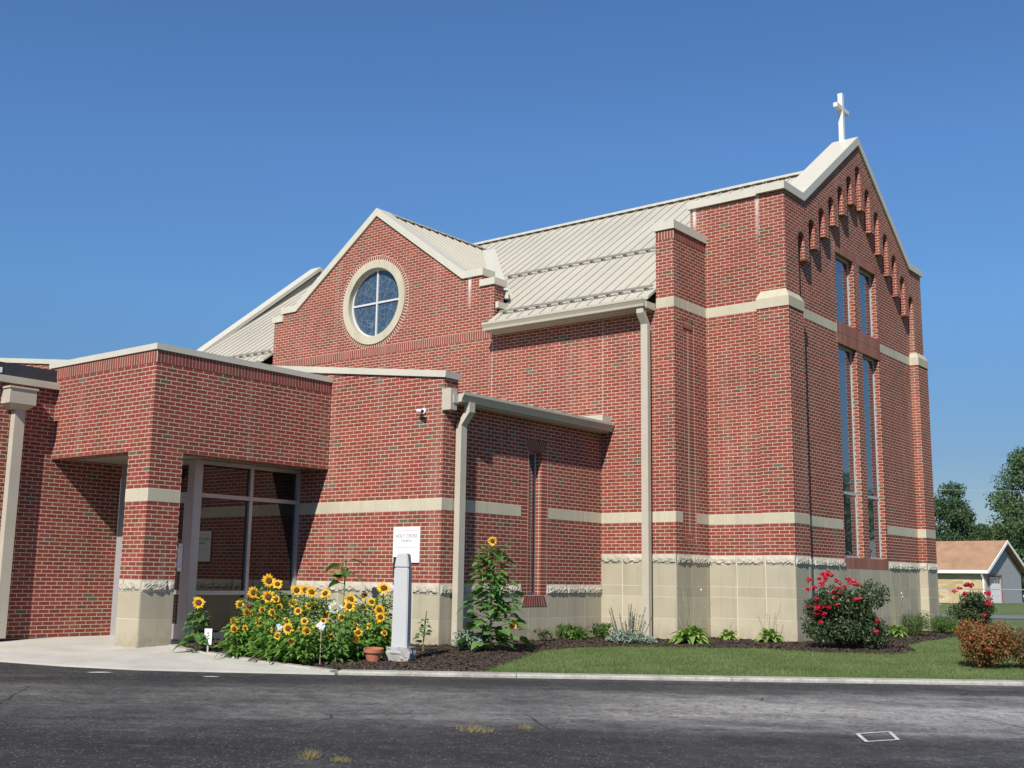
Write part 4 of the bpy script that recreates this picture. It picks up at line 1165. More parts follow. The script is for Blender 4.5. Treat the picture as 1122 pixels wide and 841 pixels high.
M['roseleaf'] = leaf_mat('rose_leaf', [(0.028, 0.055, 0.019), (0.047, 0.084, 0.030), (0.068, 0.110, 0.040), (0.04, 0.068, 0.026), (0.085, 0.075, 0.035)], 0.2, 0.4, 0.45)
M['rosepetal'] = leaf_mat('rose_petal', [(0.46, 0.012, 0.038), (0.60, 0.024, 0.062), (0.52, 0.014, 0.03)], 0.25)
M['barberry'] = leaf_mat('barberry_leaf', [(0.40, 0.060, 0.034), (0.13, 0.16, 0.04), (0.34, 0.085, 0.04), (0.095, 0.15, 0.035), (0.42, 0.11, 0.05), (0.16, 0.20, 0.05)], 0.3)
M['hosta'] = leaf_mat('hosta_leaf', [(0.16, 0.27, 0.05), (0.23, 0.36, 0.075), (0.36, 0.46, 0.15), (0.13, 0.22, 0.045)], 0.3)
M['silver'] = leaf_mat('silver_leaf', [(0.19, 0.25, 0.19), (0.27, 0.33, 0.26), (0.14, 0.20, 0.14)], 0.15, 0.8, 0.1)
M['lavspike'] = leaf_mat('dry_flower_spike', [(0.21, 0.21, 0.15), (0.26, 0.23, 0.20), (0.15, 0.17, 0.11)], 0.15, 0.8, 0.1)
M['shrub'] = leaf_mat('low_shrub_leaf', [(0.045, 0.105, 0.018), (0.075, 0.155, 0.027), (0.11, 0.19, 0.04)], 0.3)
M['twig'] = plain('brown_twig', (0.09, 0.065, 0.045), 0.9)
M['scape'] = plain('thin_scape', (0.24, 0.25, 0.13), 0.8)

def leaf(m, base, d, L, W, droop=0.35, fold=0.25, mi=0, heart=True, rnd=None):
    """broad leaf blade along d from base"""
    d = Vector(d).normalized(); base = Vector(base)
    side = d.cross(Vector((0, 0, 1)))
    side = side.normalized() if side.length > 1e-3 else Vector((1, 0, 0))
    up = side.cross(d).normalized()
    if rnd:
        ro = Matrix.Rotation(rnd.uniform(-0.5, 0.5), 3, d); side = ro @ side; up = ro @ up
    p = lambda a, s_, h: base + d*(a*L) + side*(s_*W/2) + up*(h*L) - Vector((0, 0, droop*L*a*a))
    wf = 0.0 if not heart else 0.15
    vs = [p(0, 0, 0), p(0.12-wf, -0.75, fold*0.3), p(0.12-wf, 0.75, fold*0.3), p(0.30, -1, fold*0.4), p(0.33, 0, 0), p(0.30, 1, fold*0.4), p(0.68, -0.62, fold*0.25), p(0.70, 0, 0), p(0.68, 0.62, fold*0.25), p(1.0, 0, -0.02)]
    m.add(vs, [(0, 4, 3, 1), (0, 2, 5, 4), (3, 4, 7, 6), (4, 5, 8, 7), (6, 7, 9), (7, 8, 9)], mi)

def small_leaf(m, c, d, up, L, W, mi=0):
    side = d.cross(up)
    if side.length < 1e-4: return
    side.normalize(); n_ = side.cross(d)
    a_ = c - d*(L/2); b_ = c + d*(L/2)
    m.add([a_, c + side*(W/2) + n_*(W*0.15), b_, c - side*(W/2) + n_*(W*0.15)], [(0, 1, 2, 3)], mi)

def rand_dir(r_):
    while True:
        v = Vector((r_.uniform(-1, 1), r_.uniform(-1, 1), r_.uniform(-1, 1)))
        if 0.05 < v.length < 1: return v.normalized()

def flower_head(parent, loc, R, face, r_, half=False, petals=None, disc=None, layers=2, np_=15):
    """ray flower facing 'face': child mesh with a disc sub-part"""
    f = Vector(face).normalized(); a_ = f.cross(Vector((0, 0, 1))); a_ = a_.normalized() if a_.length > 1e-3 else Vector((1, 0, 0)); b_ = f.cross(a_)
    loc = Vector(loc); m = MB()
    for ly in range(layers):
        for k_ in range(np_):
            th = 2*math.pi*(k_+0.5*ly)/np_ + r_.uniform(-0.1, 0.1)
            o = a_*math.cos(th)+b_*math.sin(th); s_ = -a_*math.sin(th)+b_*math.cos(th)
            L = R*r_.uniform(0.72, 1.15); w = R*r_.uniform(0.11, 0.18); tilt = r_.uniform(-0.5, 0.6)*R*0.5
            r0 = R*0.36
            m.add([loc+o*r0-s_*w*0.5, loc+o*r0+s_*w*0.5, loc+o*(r0+(L-r0)*0.5)+s_*w+f*tilt*0.6, loc+o*L+f*tilt-f*ly*0.004, loc+o*(r0+(L-r0)*0.5)-s_*w+f*tilt*0.6], [(0, 1, 2, 4), (4, 2, 3)])
    pt = m.build('petals', petals or M['petal'], parent, recalc=False)
    m = MB(); n_ = 12; vs = []
    for rr_, h_ in ((R*0.47, -0.012), (R*0.46, 0.008), (R*0.36, 0.022), (R*0.18, 0.026), (0.001, 0.02)):
        for k_ in range(n_):
            th = 2*math.pi*k_/n_; vs.append(loc+(a_*math.cos(th)+b_*math.sin(th))*rr_+f*h_)
    m.add(vs, [(i*n_+k_, i*n_+(k_+1) % n_, (i+1)*n_+(k_+1) % n_, (i+1)*n_+k_) for i in range(4) for k_ in range(n_)])
    m.build('disc', disc or M['disc'], pt, smooth=True)
    return pt

CAMXY = Vector((9.09, -20.34))
def sunflower(x, y, h, R, label, seed, broad=False, nl=26, spread=0.30, lean=0.05, group='sunflowers in the entrance bed', nod=False, face=None, extra_heads=(), leafL=(0.10, 0.17), foot=0.06):
    r_ = random.Random(seed)
    z0 = gz(x, y) + 0.02
    e = empty('sunflower', (x, y, z0), label, 'sunflower', group)
    lx, ly = r_.uniform(-lean, lean), r_.uniform(-lean, lean)
    m = MB(); rad = 0.011 if h < 1.2 else 0.015
    pts = [(lx*(q/6)**2, ly*(q/6)**2, h*q/6) for q in range(7)]
    top = Vector(pts[-1])
    fdir = face or (CAMXY - Vector((x, y))).normalized()
    w_ = 0.25 if R > 0.09 else 0.5
    fd = Vector((fdir[0]+r_.uniform(-w_, w_), fdir[1]+r_.uniform(-w_, w_), r_.uniform(-0.15, 0.75)))
    R *= r_.uniform(0.92, 1.16)
    m.tube(pts + [tuple(top + Vector((fd.x, fd.y, 0.3)).normalized()*0.03)], [rad]*6 + [rad*0.7, rad*0.6], 6)
    m.build('stem', M['stem'], e)
    m = MB()
    for k_ in range(nl):
        f = r_.random()**(0.8); z = foot + (h-0.10-foot)*f
        a_ = k_*2.399 + r_.uniform(-0.5, 0.5)
        taper = (1.0 - 0.52*f) if broad else (1.0 - 0.35*f)
        L = r_.uniform(*leafL)*taper; ql = (z/h)**2
        dist = r_.uniform(0.02, spread)*taper
        dz = r_.uniform(-0.25, 0.45)
        base = Vector((lx*ql+math.cos(a_)*dist, ly*ql+math.sin(a_)*dist, z + dist*0.2))
        leaf(m, base, (math.cos(a_), math.sin(a_), dz), L, L*(0.85 if broad else 0.55), r_.uniform(0.2, 0.6), 0.25, 0, broad, r_)
        if k_ % 3 == 0: m.tube([(lx*ql, ly*ql, z-0.02), tuple(base)], 0.004, 4, 0)
    m.build('foliage', M['deepleaf'] if broad else M['sunleaf'], e, recalc=False)
    if R > 0: flower_head(e, top + Vector((fd.x, fd.y, 0.2)).normalized()*0.035, R, (fd.x, fd.y, fd.z), r_)
    for (dx, dy, hz, RR) in extra_heads:
        m = MB(); m.tube([(lx*0.3, ly*0.3, hz*0.55), (dx*0.8, dy*0.8, hz*0.9), (dx, dy, hz)], 0.006, 5); m.build('side_stem', M['stem'], e)
        f2 = (fdir[0]+r_.uniform(-0.4, 0.4), fdir[1]+r_.uniform(-0.4, 0.4), r_.uniform(0, 0.5))
        flower_head(e, (dx+f2[0]*0.02, dy+f2[1]*0.02, hz), RR, f2, r_, np_=13)
    return e

SF = [
 (-5.11, -9.71, 0.72, 0.105, 'broad-leaved sunflower with one big head, leftmost in the bed by the entrance pier', True),
 (-4.48, -8.94, 1.05, 0.100, 'sunflower with the highest big head in front of the glass window', False),
 (-4.24, -8.96, 1.00, 0.085, 'sunflower touching the right side of the highest head before the glass', False),
 (-4.80, -9.01, 0.87, 0.100, 'sunflower with a large head left of the tall pair before the glass', False),
 (-3.93, -9.48, 0.84, 0.095, 'sunflower with a wide dark-centred head below the tall pair', False),
 (-4.10, -9.69, 0.63, 0.058, 'small round sunflower low before the window mullion', False),
 (-4.10, -9.82, 0.51, 0.060, 'low orange sunflower right of the white garden marker', False),
 (-3.31, -9.85, 0.66, 0.058, 'small sunflower centred under the window ledge, near the front edge', False),
 (-3.93, -9.20, 0.69, 0.065, 'mid-height yellow sunflower between two small low blooms', False),
 (-2.91, -9.86, 0.46, 0.075, 'low bright sunflower at the front kerb by the pale blue ornament', False),
 (-4.08, -8.77, 0.92, 0.095, 'tall sunflower head exactly at the right edge of the window glass', False),
 (-3.85, -8.79, 0.93, 0.075, 'left one of a touching pair of sunflowers before the brick wall', False),
 (-3.51, -8.98, 0.91, 0.085, 'right one of a touching pair of sunflowers before the brick wall', False),
 (-3.08, -9.57, 0.68, 0.065, 'half-turned sunflower at middle height left of the white spider flower', False),
 (-2.62, -9.80, 0.57, 0.060, 'small low sunflower in front of the half-turned one', False),
 (-3.65, -8.54, 0.88, 0.080, 'sunflower under the hanging leaf of the tall drooping one', False),
 (-3.29, -8.42, 0.80, 0.095, 'upper one of two stacked orange sunflowers right of the white flower', False),
 (-2.85, -8.76, 0.73, 0.095, 'lower one of two stacked orange sunflowers right of the white flower', False),
 (-3.56, -7.80, 0.83, 0.075, 'lemon sunflower seen side-on beside the dark paddle stake', False),
 (-2.97, -8.03, 0.97, 0.105, 'large sunflower standing highest beside the grey post', False),
 (-2.60, -8.46, 0.68, 0.075, 'brown fading sunflower halfway up beside the grey post', False),
 (-2.46, -8.57, 0.58, 0.085, 'bright sunflower just below the fading one by the grey post', False),
 (-2.55, -8.95, 0.38, 0.070, 'lowest sunflower head, above the terracotta pot', False),
 (-2.60, -9.45, 0.56, 0.060, 'small sideways sunflower under the white spider flower', False),
]
for i, (x, y, h, R, lab, broad) in enumerate(SF):
    if broad: sunflower(x, y, h, R, lab, 100+i, True, nl=80, spread=0.20, leafL=(0.14, 0.22))
    else: sunflower(x, y, h, R, lab, 100+i, False, nl=(310 if x > -3.4 else 230) if h > 0.6 else 210, spread=0.33 if x > -3.4 else 0.28, leafL=(0.08, 0.14), foot=0.02, extra_heads=(((-1)**i*0.10, -0.12, h*0.80, 0.055 + 0.006*(i % 4)),) + ((((-1)**(i+1)*0.16, -0.10, h*0.66, 0.05),) if i % 2 else ()))
# the tall drooping one
def drooping():
    x, y, h = -3.63, -8.21, 1.36; r_ = random.Random(77)
    e = empty('sunflower', (x, y, gz(x, y)+0.02), 'tallest sunflower with its head hanging face down, before the brick wall', 'sunflower', 'sunflowers in the entrance bed')
    m = MB(); pts = [(0, 0, 0), (0.01, 0, 0.5), (0.02, 0.0, 1.0), (0.03, 0, h), (0.05, -0.03, h+0.06), (0.06, -0.07, h+0.03)]
    m.tube(pts[:4], [0.014, 0.013, 0.012, 0.010], 6); m.tube([(0.03, 0, h-0.02), (0.04, -0.03, h+0.02), (0.035, -0.08, h-0.02), (0.0, -0.11, h-0.16)], 0.009, 6); m.build('stem', M['stem'], e)
    m = MB()
    for (z, a_, L) in ((1.30, 3.6, 0.24), (1.38, 0.7, 0.22), (1.18, 0.2, 0.22), (1.05, 3.4, 0.2), (1.22, 5.6, 0.22), (1.25, 2.4, 0.18), (0.9, 3.9, 0.2), (0.85, 0.6, 0.2), (0.75, 2.0, 0.2), (0.6, 5.0, 0.2), (0.6, 3.2, 0.2), (0.5, 0.9, 0.2), (0.4, 2.2, 0.2), (0.35, 4.2, 0.2)):
        base = (0.02+math.cos(a_)*0.10, math.sin(a_)*0.10, z); m.tube([(0.02, 0, z-0.03), base], 0.005, 4)
        leaf(m, base, (math.cos(a_), math.sin(a_), 0.0), L, L*0.8, 0.5, 0.2, 0, True, r_)
    m.build('foliage', M['deepleaf'], e, recalc=False)
    flower_head(e, (0.0, -0.12, h-0.20), 0.12, (0.25, -0.35, -0.9), r_, disc=M['disc'])
    m = MB(); vs = []; n_ = 12
    for rr_, hh in ((0.10, -0.195), (0.085, -0.165), (0.05, -0.145), (0.001, -0.14)):
        vs += [(rr_*math.cos(2*math.pi*k_/n_), -0.12+rr_*math.sin(2*math.pi*k_/n_), h+hh) for k_ in range(n_)]
    m.add(vs, [(i*n_+k_, i*n_+(k_+1) % n_, (i+1)*n_+(k_+1) % n_, (i+1)*n_+k_) for i in range(3) for k_ in range(n_)]); m.build('sepals', M['stem'], e)
drooping()
# tall single plant by the downspout of the low wing
e = sunflower(-2.17, -6.45, 1.70, 0.075, 'tall leafy single sunflower by the low wing downspout', 301, True, nl=340, spread=0.50, leafL=(0.15, 0.25), lean=0.03, group='sunflowers in the entrance bed', extra_heads=((0.36, 0.1, 0.42, 0.075),))
# dark-leaved young plant right of the grey post
sunflower(-2.75, -7.35, 0.62, 0.0, 'young plant without a bloom in the shade right of the grey post', 302, True, nl=24, spread=0.10, leafL=(0.10, 0.17))

# pink coneflowers and the white spider flower
e = empty('coneflower', (-5.15, -8.75, gz(-5.15, -8.75)+0.02), 'thin plant with pink blooms before the dark glass', 'flower')
r_ = random.Random(9); m = MB(); m2 = MB()
for (dx, dy, hh) in ((0, 0, 0.80), (-0.12, 0.02, 0.68), (0.10, 0.03, 0.72), (0.04, -0.06, 0.66), (0.16, 0.1, 0.84)):
    m.tube([(dx*0.3, dy*0.3, 0), (dx*0.8, dy*0.8, hh*0.6), (dx, dy, hh)], 0.006, 5)
m.build('stem', M['stem'], e)
for k_ in range(26):
    a_ = r_.uniform(0, 6.28); d_ = r_.uniform(0.02, 0.14); leaf(m2, (math.cos(a_)*d_, math.sin(a_)*d_, r_.uniform(0.1, 0.72)), (math.cos(a_), math.sin(a_), 0.3), r_.uniform(0.08, 0.13), 0.04, 0.4, 0.2, 0, False, r_)
m2.build('foliage', M['sunleaf'], e, recalc=False)
for (dx, dy, hh) in ((0, 0, 0.81), (-0.12, 0.02, 0.69), (0.04, -0.06, 0.67)):
    flower_head(e, (dx, dy, hh), 0.055, (0.3, -0.4, 1.0), r_, petals=M['pinkpetal'])
e = empty('spider_flower', (-2.42, -9.46, gz(-2.42, -9.46)+0.02), 'round white spider flower with dark stem at the middle of the sunflower bed', 'flower')
m = MB(); m.tube([(0, 0, 0), (0.01, 0, 0.4), (0, 0, 0.66)], 0.011, 6); m.build('stem', M['stem'], e)
m = MB(); m2 = MB()
for k_ in range(120):
    d_ = rand_dir(r_); d_.z *= 0.9; c_ = Vector((0, -0.02, 0.67)) + d_*r_.uniform(0.055, 0.09); small_leaf(m, c_, d_, rand_dir(r_), 0.045, 0.022)
for k_ in range(60):
    a_ = r_.uniform(0, 6.28); d_ = r_.uniform(0.02, 0.17); leaf(m2, (math.cos(a_)*d_, math.sin(a_)*d_, r_.uniform(0.02, 0.5)), (math.cos(a_), math.sin(a_), 0.1), r_.uniform(0.08, 0.14), 0.055, 0.4, 0.2, 0, False, r_)
m.build('petals', M['whitepetal'], e, recalc=False); m2.build('foliage', M['deepleaf'], e, recalc=False)
m = MB()
for k_ in range(16):
    c_ = Vector((r_.uniform(-0.08, 0.08), -0.08, 0.47+r_.uniform(-0.02, 0.02))); small_leaf(m, c_, rand_dir(r_), rand_dir(r_), 0.05, 0.035)
m.build('seed_pods', M['hosta'], e, recalc=False); e.scale = (1.12, 1.12, 1.12)

# leaf-cloud shrubs
def cloud(m, r_, clumps, n, L, W, mi=0, shell=0.55):
    tot = sum(c_[3]*c_[4]*c_[5] for c_ in clumps)
    for (cx, cy, cz, rx, ry, rz_) in clumps:
        for k_ in range(int(n*rx*ry*rz_/tot)):
            d_ = rand_dir(r_); q = shell + (1-shell)*r_.random()**0.6
            q *= 1 + 0.16*math.sin(d_.x*7+cx*9)*math.sin(d_.y*6+cy*5+d_.z*5)
            c_ = Vector((cx+d_.x*rx*q, cy+d_.y*ry*q, cz+d_.z*rz_*q))
            if c_.z < 0.02: continue
            o = (d_ + rand_dir(r_)*0.9 + Vector((0, 0, 0.25))).normalized()
            ll = r_.uniform(*L)
            small_leaf(m, c_, (rand_dir(r_)+d_*0.5).normalized(), o, ll, ll*W, mi)
def rose_bush(x, y, w, h, label, seed, nf, nleaf, canes=14, flowers=None):
    r_ = random.Random(seed); z0 = gz(x, y)+0.02
    e = empty('rose_bush', (x, y, z0), label, 'rose bush', 'red rose bushes along the foundation')
    clumps = []
    for k_ in range(18):
        a_ = r_.uniform(0, 6.28); q = r_.random()**0.5*0.70; zz = r_.uniform(0.18, 0.80)
        s_ = r_.uniform(0.15, 0.24)
        clumps.append((math.cos(a_)*q*w/2, math.sin(a_)*q*w/2, zz*h, w*s_, w*s_, h*s_*0.85))
    clumps.append((0, 0, h*0.42, w*0.36, w*0.36, h*0.34))
    m = MB(); cloud(m, r_, clumps, nleaf, (0.034, 0.062), 0.68, 0, 0.3); m.build('foliage', M['roseleaf'], e, recalc=False)
    m = MB()
    for k_ in range(canes):
        a_ = 2*math.pi*k_/canes+r_.uniform(-0.2, 0.2); q = r_.uniform(0.5, 0.95)*w/2; hh = h*r_.uniform(0.55, 0.95)
        ex, ey = math.cos(a_)*q, math.sin(a_)*q
        m.tube([(ex*0.12, ey*0.12, 0), (ex*0.65, ey*0.65, hh*0.5), (ex, ey, hh)], [0.012, 0.009, 0.005], 5)
    m.build('canes', M['twig'], e)
    k_ = 0
    pts = flowers or [(r_.uniform(0, 6.28), r_.uniform(0.1, 1), r_.uniform(0.35, 1.0)) for _ in range(nf)]
    for (dx, dy, dz, R) in pts:
        m = MB()
        for q in range(22):
            d_ = rand_dir(r_); c_ = Vector((dx, dy, dz)) + Vector((d_.x*R*r_.uniform(0.3, 1.0), d_.y*R*r_.uniform(0.3, 1), d_.z*R*0.75*r_.uniform(0.2, 1)))
            small_leaf(m, c_, (rand_dir(r_)+d_*0.3).normalized(), (d_+rand_dir(r_)*0.5).normalized(), R*0.85, R*0.75)
        m.build('rose_bloom', M['rosepetal'], e, recalc=False)
    return e
# flowers given in the bush's own frame: a = image right (RX), f = towards the camera
def rf_pts(lst):
    rx = Vector((0.79, 0.616)); tc = Vector((0.617, -0.787)); out = []
    for a_, f_, z_, R in lst:
        q = rx*a_ + tc*f_; out.append((q.x, q.y, z_, R))
    return out
rose_bush(1.33, -1.05, 1.48, 1.30, 'large red rose bush at the corner pier of the church', 41, 0, 19000, flowers=rf_pts([
    (-0.40, 0.2, 1.28, 0.05), (-0.30, 0.15, 1.30, 0.07), (-0.24, 0.2, 1.26, 0.05), (-0.62, 0.15, 1.18, 0.06), (-0.45, 0.3, 1.10, 0.07), (-0.38, 0.3, 1.17, 0.05), (-0.05, 0.3, 1.06, 0.06), (-0.10, 0.2, 1.12, 0.04), (-0.28, 0.45, 0.98, 0.05), (-0.18, 0.4, 0.96, 0.04), (0.10, 0.0, 1.20, 0.06), (0.20, 0.0, 1.15, 0.06), (0.26, 0.05, 1.11, 0.045),
    (0.06, 0.55, 0.86, 0.07), (0.12, 0.55, 0.88, 0.05), (-0.52, 0.35, 0.72, 0.10), (-0.38, 0.45, 0.73, 0.06), (-0.45, 0.4, 0.60, 0.06), (-0.50, 0.4, 0.47, 0.05), (-0.56, 0.35, 0.86, 0.05), (-0.25, 0.5, 0.76, 0.05), (-0.66, 0.2, 0.72, 0.04), (0.42, 0.5, 0.52, 0.05), (0.38, 0.55, 0.34, 0.055), (-0.55, 0.2, 1.05, 0.06), (-0.35, 0.25, 1.22, 0.06), (-0.18, 0.25, 1.17, 0.05), (-0.48, 0.3, 1.20, 0.05), (-0.66, 0.2, 1.02, 0.05), (-0.20, 0.4, 1.05, 0.05), (0.02, 0.3, 1.13, 0.045), (0.16, 0.15, 1.12, 0.05), (-0.56, 0.35, 0.62, 0.05), (-0.30, 0.5, 0.88, 0.045), (0.30, 0.2, 1.02, 0.04)]))
rose_bush(0.62, 8.9, 1.15, 1.12, 'smaller red rose bush beyond the far corner of the gable', 42, 0, 9000, flowers=rf_pts([
    (-0.50, 0.2, 0.98, 0.07), (-0.38, 0.2, 1.05, 0.07), (-0.15, 0.1, 1.14, 0.09), (-0.05, 0.1, 1.12, 0.08), (-0.30, 0.3, 0.93, 0.07), (0.30, 0.2, 0.94, 0.09), (0.18, 0.35, 0.72, 0.08), (0.26, 0.35, 0.66, 0.09), (0.32, 0.3, 0.80, 0.06), (0.12, 0.45, 0.42, 0.07), (0.05, 0.4, 0.30, 0.05)]))
# barberry with turning leaves by the kerb
def shrub(name, x, y, w, h, label, cat, mat, seed, n, L, W, group=None, twigs=True, flat=1.0, d=None):
    r_ = random.Random(seed); e = empty(name, (x, y, gz(x, y)+0.015), label, cat, group)
    dd = d or w; clumps = [(0, 0, h*0.42, w*0.36, dd*0.36, h*0.42)]
    for k_ in range(9):
        a_ = r_.uniform(0, 6.28); q = r_.uniform(0.3, 0.72)
        clumps.append((math.cos(a_)*q*w/2, math.sin(a_)*q*dd/2, h*r_.uniform(0.22, 0.74), w*0.20, dd*0.20, h*0.24))
    m = MB(); cloud(m, r_, clumps, n, L, W, 0, 0.35); m.build('foliage', mat, e, recalc=False)
    if twigs:
        m = MB()
        for k_ in range(16):
            a_ = r_.uniform(0, 6.28); q = r_.uniform(0.3, 0.9); m.tube([(0, 0, 0), (math.cos(a_)*q*w*0.3, math.sin(a_)*q*dd*0.3, h*0.5), (math.cos(a_)*q*w*0.48, math.sin(a_)*q*dd*0.48, h*r_.uniform(0.7, 1.0))], [0.009, 0.006, 0.003], 4)
        m.build('twigs', M['twig'], e)
    return e
shrub('barberry_bush', 4.22, -2.98, 1.0, 0.70, 'orange-red barberry bush on the lawn near the kerb', 'shrub', M['barberry'], 51, 9000, (0.026, 0.048), 0.6)
shrub('barberry_bush', 4.80, -2.62, 0.95, 0.62, 'paler yellow-brown bush at the right picture edge by the barberry', 'shrub', leaf_mat('dry_shrub_leaf', [(0.16, 0.13, 0.045), (0.20, 0.10, 0.04), (0.12, 0.13, 0.04)]), 52, 7000, (0.026, 0.048), 0.6)
# low shrubs by the window wall
GL = 'low plants along the foundation'
def rosette(name, x, y, w, h, label, cat, mat, seed, n, wid=0.34, scapes=0, scape_h=0.8, group=GL, white=True):
    r_ = random.Random(seed); e = empty(name, (x, y, gz(x, y)+0.03), label, cat, group)
    m = MB()
    for k_ in range(n):
        a_ = k_*2.399+r_.uniform(-0.3, 0.3); q = (k_+0.5)/n
        L = (w/2)*(0.55+0.55*q)*r_.uniform(0.8, 1.1); el = 1.25-1.0*q
        b0 = Vector((math.cos(a_), math.sin(a_), 0))*w*0.05
        prev = None; W = L*wid; seg = 5; vs = []
        d_ = Vector((math.cos(a_)*math.cos(el), math.sin(a_)*math.cos(el), math.sin(el))); sd = Vector((-math.sin(a_), math.cos(a_), 0))
        hs = h/(w/2)
        for j in range(seg+1):
            f = j/seg; c_ = b0 + d_*L*f - Vector((0, 0, 0.45*L*f*f)); c_.z = max(0.012, c_.z*hs*2.3 + 0.03)
            ww = W*math.sin(math.pi*min(0.999, 0.12+f*0.88))*0.5
            vs += [c_-sd*ww+Vector((0, 0, ww*0.35)), c_, c_+sd*ww+Vector((0, 0, ww*0.35))]
        fs = []
        for j in range(seg): fs += [(j*3, j*3+1, j*3+4, j*3+3), (j*3+1, j*3+2, j*3+5, j*3+4)]
        m.add(vs, fs)
    m.build('leaves', mat, e, recalc=False)
    if scapes:
        m = MB()
        for k_ in range(scapes):
            a_ = r_.uniform(0, 6.28); q = r_.uniform(0.1, 0.45)*w; hh = scape_h*r_.uniform(0.6, 1.0); ex, ey = math.cos(a_)*q, math.sin(a_)*q
            m.tube([(ex*0.1, ey*0.1, 0.02), (ex*0.6, ey*0.6, hh*0.6), (ex, ey, hh)], [0.005, 0.004, 0.003], 4)
            for j in range(5):
                f = 0.72+0.06*j; small_leaf(m, Vector((ex*f, ey*f, hh*f)), rand_dir(r_), rand_dir(r_), 0.03, 0.012)
        m.build('flower_scapes', M['scape'], e, recalc=False)
        if white:
            m = MB(); 
            for k_ in range(5):
                small_leaf(m, Vector((r_.uniform(-w/3, w/3), r_.uniform(-w/3, w/3), scape_h*r_.uniform(0.6, 1.05))), rand_dir(r_), rand_dir(r_), 0.05, 0.03)
            m.build('white_blooms', M['whitepetal'], e, recalc=False)
    return e
rosette('hosta', -1.12, -2.05, 0.86, 0.44, 'largest hosta with upright flower stalks, before the downspout pilaster', 'hosta', M['hosta'], 61, 90, 0.30, 14, 1.05)
rosette('hosta', -1.25, -0.35, 0.50, 0.28, 'small hosta alone before the recessed wall', 'hosta', M['hosta'], 62, 40, 0.40, 2, 0.42, white=False)
rosette('hosta', -0.35, -0.45, 0.64, 0.36, 'mid-sized hosta with a few stalks, left of the corner pier edge', 'hosta', M['hosta'], 63, 60, 0.30, 8, 0.75, white=False)
rosette('hosta', 0.62, 1.9, 0.80, 0.46, 'pale hosta growing just behind the large rose bush', 'hosta', M['hosta'], 64, 80, 0.36, 0)
rosette('hosta', 0.45, 4.0, 0.62, 0.36, 'hosta with tall whitish stalks under the gable windows', 'hosta', M['hosta'], 65, 60, 0.34, 16, 1.2)
rosette('hosta', 0.42, 7.75, 0.62, 0.40, 'striped pale hosta next to the smaller rose bush', 'hosta', M['hosta'], 66, 60, 0.32, 3, 0.9)
shrub('low_shrub', 0.55, 4.7, 0.85, 0.62, 'feathery bright green shrub under the gable windows', 'shrub', M['shrub'], 71, 2400, (0.03, 0.06), 0.35, GL)
shrub('low_shrub', 0.55, 6.7, 0.80, 0.50, 'rounded green shrub before the far corner pier', 'shrub', M['shrub'], 72, 2400, (0.03, 0.06), 0.35, GL)
shrub('low_shrub', -3.2, -2.75, 0.85, 0.33, 'spreading green plant below the narrow window', 'shrub', M['shrub'], 73, 520, (0.06, 0.11), 0.5, GL)
shrub('low_shrub', -3.25, -1.75, 0.50, 0.33, 'upright green plant in the corner right of the narrow window', 'shrub', M['shrub'], 74, 340, (0.05, 0.10), 0.5, GL)
shrub('low_shrub', -3.15, -3.75, 0.36, 0.30, 'sparse sprig of leaves left of the spreading green plant', 'shrub', M['shrub'], 76, 60, (0.05, 0.10), 0.5, GL)
shrub('lambs_ear', -2.45, -6.55, 0.72, 0.36, 'silvery plant at the foot of the tall single sunflower', 'plant', M['silver'], 75, 620, (0.06, 0.12), 0.42, GL, False)
e = shrub('lambs_ear', -1.98, -2.75, 0.98, 0.30, 'silvery plant with dry upright flower spikes beside the tall downspout', 'plant', M['silver'], 77, 900, (0.05, 0.11), 0.36, GL, False)
r_ = random.Random(5); m = MB()
for k_ in range(30):
    a_ = r_.uniform(0, 6.28); q = r_.uniform(0.05, 0.42); hh = r_.uniform(0.35, 0.72); ex, ey = math.cos(a_)*q, math.sin(a_)*q
    m.tube([(ex*0.5, ey*0.5, 0), (ex*0.8, ey*0.8, hh*0.6), (ex, ey, hh)], [0.005, 0.006, 0.004], 4)
    for j in range(16):
        f = r_.uniform(0.4, 1.0); small_leaf(m, Vector((ex*(0.5+f*0.5), ey*(0.5+f*0.5), hh*f)), (rand_dir(r_)+Vector((0, 0, 0.6))).normalized(), rand_dir(r_), 0.045, 0.02)
m.build('flower_spikes', M['lavspike'], e, recalc=False)

# lawn blades
M['blade'] = leaf_mat('grass_blade', [(0.115, 0.185, 0.055), (0.16, 0.235, 0.075), (0.20, 0.245, 0.10), (0.10, 0.16, 0.05), (0.28, 0.26, 0.14)], 0.3, 0.6, 0.2, True)
gb_v = []; gb_f = []
r_ = random.Random(21)
cnt = 0
while cnt < 95000:
    x = r_.uniform(-2, 8); y = r_.uniform(-10, 9)
    if r_.random() > max(0.25, 1 - (y+8)/16): continue
    s_ = kerb_s(x, y)
    if s_ > -0.31: continue
    if inpoly(x, y, mulch_poly) and edge_d(x, y, mulch_poly) > 0.04: continue
    if x < -0.05 and y > 0: continue
    if x < -1.9 and y > -2.5: continue
    # keep what the picture can see
    if (Vector((x, y))-Vector((9.09, -20.34))).dot(Vector((0.79, 0.616))) > 0.50*(Vector((x, y))-Vector((9.09, -20.34))).dot(Vector((-0.617, 0.787))): continue
    z = gz(x, y); a_ = r_.uniform(0, 6.28); hh = r_.uniform(0.018, 0.042); w = r_.uniform(0.003, 0.005); l_ = r_.uniform(0.0, 0.022)
    ca, sa = math.cos(a_), math.sin(a_); b_ = r_.uniform(0, 6.28)
    o = len(gb_v)
    gb_v += [(x-ca*w, y-sa*w, z), (x+ca*w, y+sa*w, z), (x+math.cos(b_)*l_, y+math.sin(b_)*l_, z+hh)]
    gb_f.append((o, o+1, o+2)); cnt += 1
